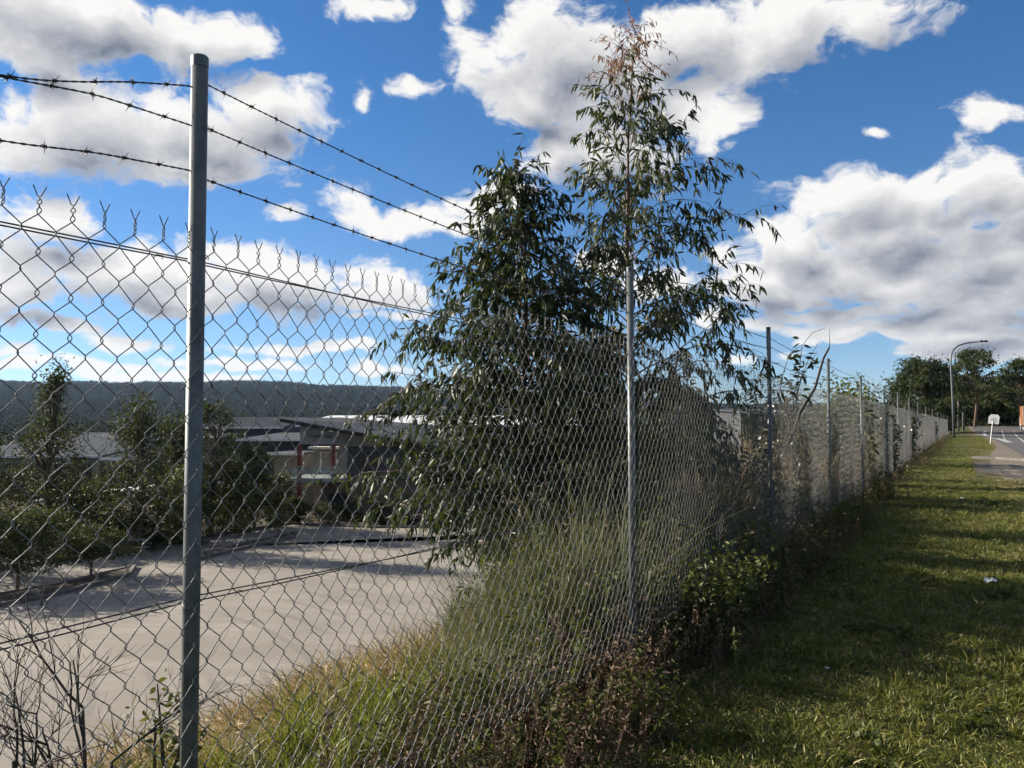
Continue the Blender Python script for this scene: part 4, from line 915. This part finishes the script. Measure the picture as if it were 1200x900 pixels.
# twin globe lamp
q = at_level(250, 622, FLOOR); root = tag(empty('garden_lamp', (q[0], q[1], FLOOR)), 'garden lamp with two small white heads behind the near post', 'lamp')
hz_ = at_depth(250, 566, q[1])[2] - FLOOR; MB().tube([(0, 0, 0), (0, 0, hz_)], .05, 6).build('pole', M['trim'], root); MB().tube([(-.42, 0, hz_ - .05), (.42, 0, hz_ - .05)], .03, 5).build('crossarm', M['trim'], root)
for sg_ in (-1, 1): MB().tube([(sg_ * .42, 0, hz_ - .08), (sg_ * .42, 0, hz_), (sg_ * .42, 0, hz_ + .1), (sg_ * .42, 0, hz_ + .16)], [.10, .2, .16, .04], 8).build('lamp_head', M['white'], root, True)

# ------------------------------------------------------------------ street lamp, sign, truck, poles, litter
Y = 92.0; q = at_depth(1118, 513, Y); gz = float(height(q[0], Y)); root = tag(empty('street_lamp', (q[0], Y, gz)), 'tall curved arm street lamp standing at the far end of the fence', 'street lamp')
o0 = np.array(root.location); pl = [(0, 0, -.2)] + [tuple(at_depth(x, y, Y) - o0) for x, y in ((1116.5, 470), (1115, 440), (1114, 424), (1114.5, 416), (1117.5, 409.5), (1123, 405), (1131, 402.5), (1140, 401), (1148, 400.5))]
MB().tube(pl, [.13, .12, .11, .10, .095, .09, .085, .08, .07, .06], 10).build('pole', M['galv'], root, True)
for px_ in (1150.5, 1155.5):
    e = at_depth(px_, 400.3, Y) - o0; MB().tube([e + (-.22, 0, .02), e + (-.1, 0, .05), e + (.12, 0, .03), e + (.22, 0, -.02)], [.06, .12, .12, .04], 8).build('lamp_head', M['trim'], root, True)
Y = 67; q = at_depth(1160, 521, Y); gz = float(height(q[0], Y)); root = tag(empty('road_sign', (q[0], Y, gz)), 'small white sign on a leaning post beside the road', 'sign'); root.rotation_euler[2] = R(-32); o0 = np.array(root.location)
turn = lambda v: np.array([v[0] * math.cos(R(32)) - v[1] * math.sin(R(32)), v[0] * math.sin(R(32)) + v[1] * math.cos(R(32)), v[2]]); tp_ = turn(at_depth(1164, 488, Y) - o0); MB().tube([(0, 0, -.2), tp_], .035, 8).build('post', M['white'], root)
c = turn(at_depth(1164.6, 491.2, Y) - o0); hw, hh = .38, .38
out = [(-hw, -hh), (hw * .95, -hh), (hw * 1.05, hh * .55), (hw * .7, hh), (-hw * .5, hh), (-hw * .95, hh * .5)]
ta = R(5); rot = lambda x, z: (c[0] + x * math.cos(ta) + z * math.sin(ta), c[2] - x * math.sin(ta) + z * math.cos(ta))
b = MB(); n = len(out); b.add([(rot(x, z)[0], c[1] - .06, rot(x, z)[1]) for x, z in out] + [(rot(x, z)[0], c[1] - .04, rot(x, z)[1]) for x, z in out], [tuple(range(n)), tuple(range(2 * n - 1, n - 1, -1))] + [(i, n + i, n + (i + 1) % n, (i + 1) % n) for i in range(n)])
pn = b.build('plate', M['white'], root)
b = MB()
for x0_, z0_, x1_, z1_ in ((-.22, -.12, -.05, -.05), (-.05, .06, .12, .06), (.12, .06, .12, -.2), (.12, -.2, -.06, -.18), (-.2, -.05, -.05, .05)):
    b.tube([(rot(x0_, z0_)[0], c[1] - .066, rot(x0_, z0_)[1]), (rot(x1_, z1_)[0], c[1] - .066, rot(x1_, z1_)[1])], .012, 4)
b.build('marking', M['signgrey'], pn)
# truck
M['orange'] = rough_mat('orange_truck_paint', (0.17, 0.062, 0.012), (0.22, 0.08, 0.016), 1, 0.6)
M['rubber'] = rough_mat('tyre_rubber', (0.015, 0.015, 0.015), (0.03, 0.03, 0.03), 5, 0.9)
Y = 118; q = at_depth(1201, 501, Y); gz = float(height(q[0], Y)) + .022; root = tag(empty('truck', (q[0] + 1.25, Y, gz), R(-28)), 'orange box truck on the road at the right picture edge', 'truck')
MB().box(-1.25, 1.25, 0, 6.2, 1.0, 3.7).build('cargo_box', M['orange'], root)
MB().box(-1.1, 1.1, -.05, 8.4, .55, .98).build('chassis', M['trim'], root)
cb = MB(); cb.add([(-1.15, 6.5, .9), (1.15, 6.5, .9), (1.15, 8.5, .9), (-1.15, 8.5, .9), (-1.15, 6.5, 2.9), (1.15, 6.5, 2.9), (1.1, 8.0, 2.9), (-1.1, 8.0, 2.9), (-1.15, 8.5, 1.9), (1.15, 8.5, 1.9)], [(0, 1, 5, 4), (4, 5, 6, 7), (7, 6, 9, 8), (8, 9, 2, 3), (0, 4, 7, 8, 3), (1, 2, 9, 6, 5), (0, 3, 2, 1)]); cb.build('cab', M['white'], root)
MB().add([(-.98, 8.03, 2.78), (.98, 8.03, 2.78), (1.04, 8.46, 2.0), (-1.04, 8.46, 2.0)], [(0, 1, 2, 3)]).build('windscreen', M['glass'], root)
for y_ in (1.2, 2.5, 7.4):
    for sx in (-1, 1):
        wv = MB().tube([(sx * .82, y_, .5), (sx * 1.16, y_, .5)], .5, 18).build('wheel', M['rubber'], root); MB().tube([(sx * 1.10, y_, .5), (sx * 1.175, y_, .5)], .24, 12).build('rim', M['white'], wv)
for sx in (-1, 1):
    MB().box(sx * 1.02 - .14, sx * 1.02 + .14, -.10, -.056, .62, .95).build('tail_lamp', M['red'], root)
    MB().box(sx * 1.2 - .05, sx * 1.2 + .05, -.05, -.006, 1.0, 3.7).build('corner_strip', M['white'], root)
MB().box(-.03, .03, -.03, -.006, 1.05, 3.65).build('door_seam', M['trim'], root)
for k, (px, y0_, y1_, lab) in enumerate(((1123, 495, 469, 'pale pole left of the street lamp foot among the dark trees'), (1129, 497, 476, 'shorter pale pole beside another under the dark trees'))):
    Y = 125; a, b = at_depth(px, y1_, Y), at_depth(px, y0_, Y); root = tag(empty('timber_pole', (b[0], Y, float(height(b[0], Y)))), lab, 'pole'); o0 = np.array(root.location)
    MB().tube([(0, 0, -.3), (.02, 0, (a[2] - o0[2]) * .5), tuple(a - o0)], [.17, .16, .14], 8).build('shaft', M['concrete'], root, True); MB().tube([a - o0, a - o0 + (0, 0, .06)], [.155, .11], 8).build('pole_cap', M['galv'], root)
def litter(name, px, py, size, seed, label):
    q = at_level(px, py, 0.02); rg = np.random.default_rng(seed); n = 7; gx_ = np.linspace(-1, 1, n); Vv = []
    for i in range(n):
        for j in range(n): Vv.append((gx_[i] * size * 1.5 + rg.normal() * size * .08, gx_[j] * size + rg.normal() * size * .08, .03 + size * .35 * (rg.random() + .6 * math.sin(i * 1.9 + j))))
    b = MB().add(Vv, [(i * n + j, (i + 1) * n + j, (i + 1) * n + j + 1, i * n + j + 1) for i in range(n - 1) for j in range(n - 1)])
    return tag(b.build(name, M['white'], None, False, (q[0], q[1], float(height(q[0], q[1])) + .02), seed), label, 'litter')
litter('crumpled_paper', 1161, 685, .055, 1, 'crumpled white paper lying on the lawn at the right')
litter('paper_scrap', 969, 789, .010, 2, 'tiny white scrap in the grass beside the long shadow')
litter('paper_scrap', 1128, 586, .03, 3, 'tiny white scrap far along the sunny verge')

# ------------------------------------------------------------------ the air
m = bpy.data.materials.new('haze'); m.use_nodes = True; nt = m.node_tree; nt.nodes.clear()
pv = node(nt, 'ShaderNodeVolumePrincipled', {'Color': (0.45, 0.66, 1.0, 1), 'Density': 3.4e-5, 'Anisotropy': 0.2}); mo = node(nt, 'ShaderNodeOutputMaterial', {'Volume': pv.outputs[0]})
tag(MB().box(-5400, 5400, -5400, 5400, -42, 215).build('haze', m), kind='stuff')
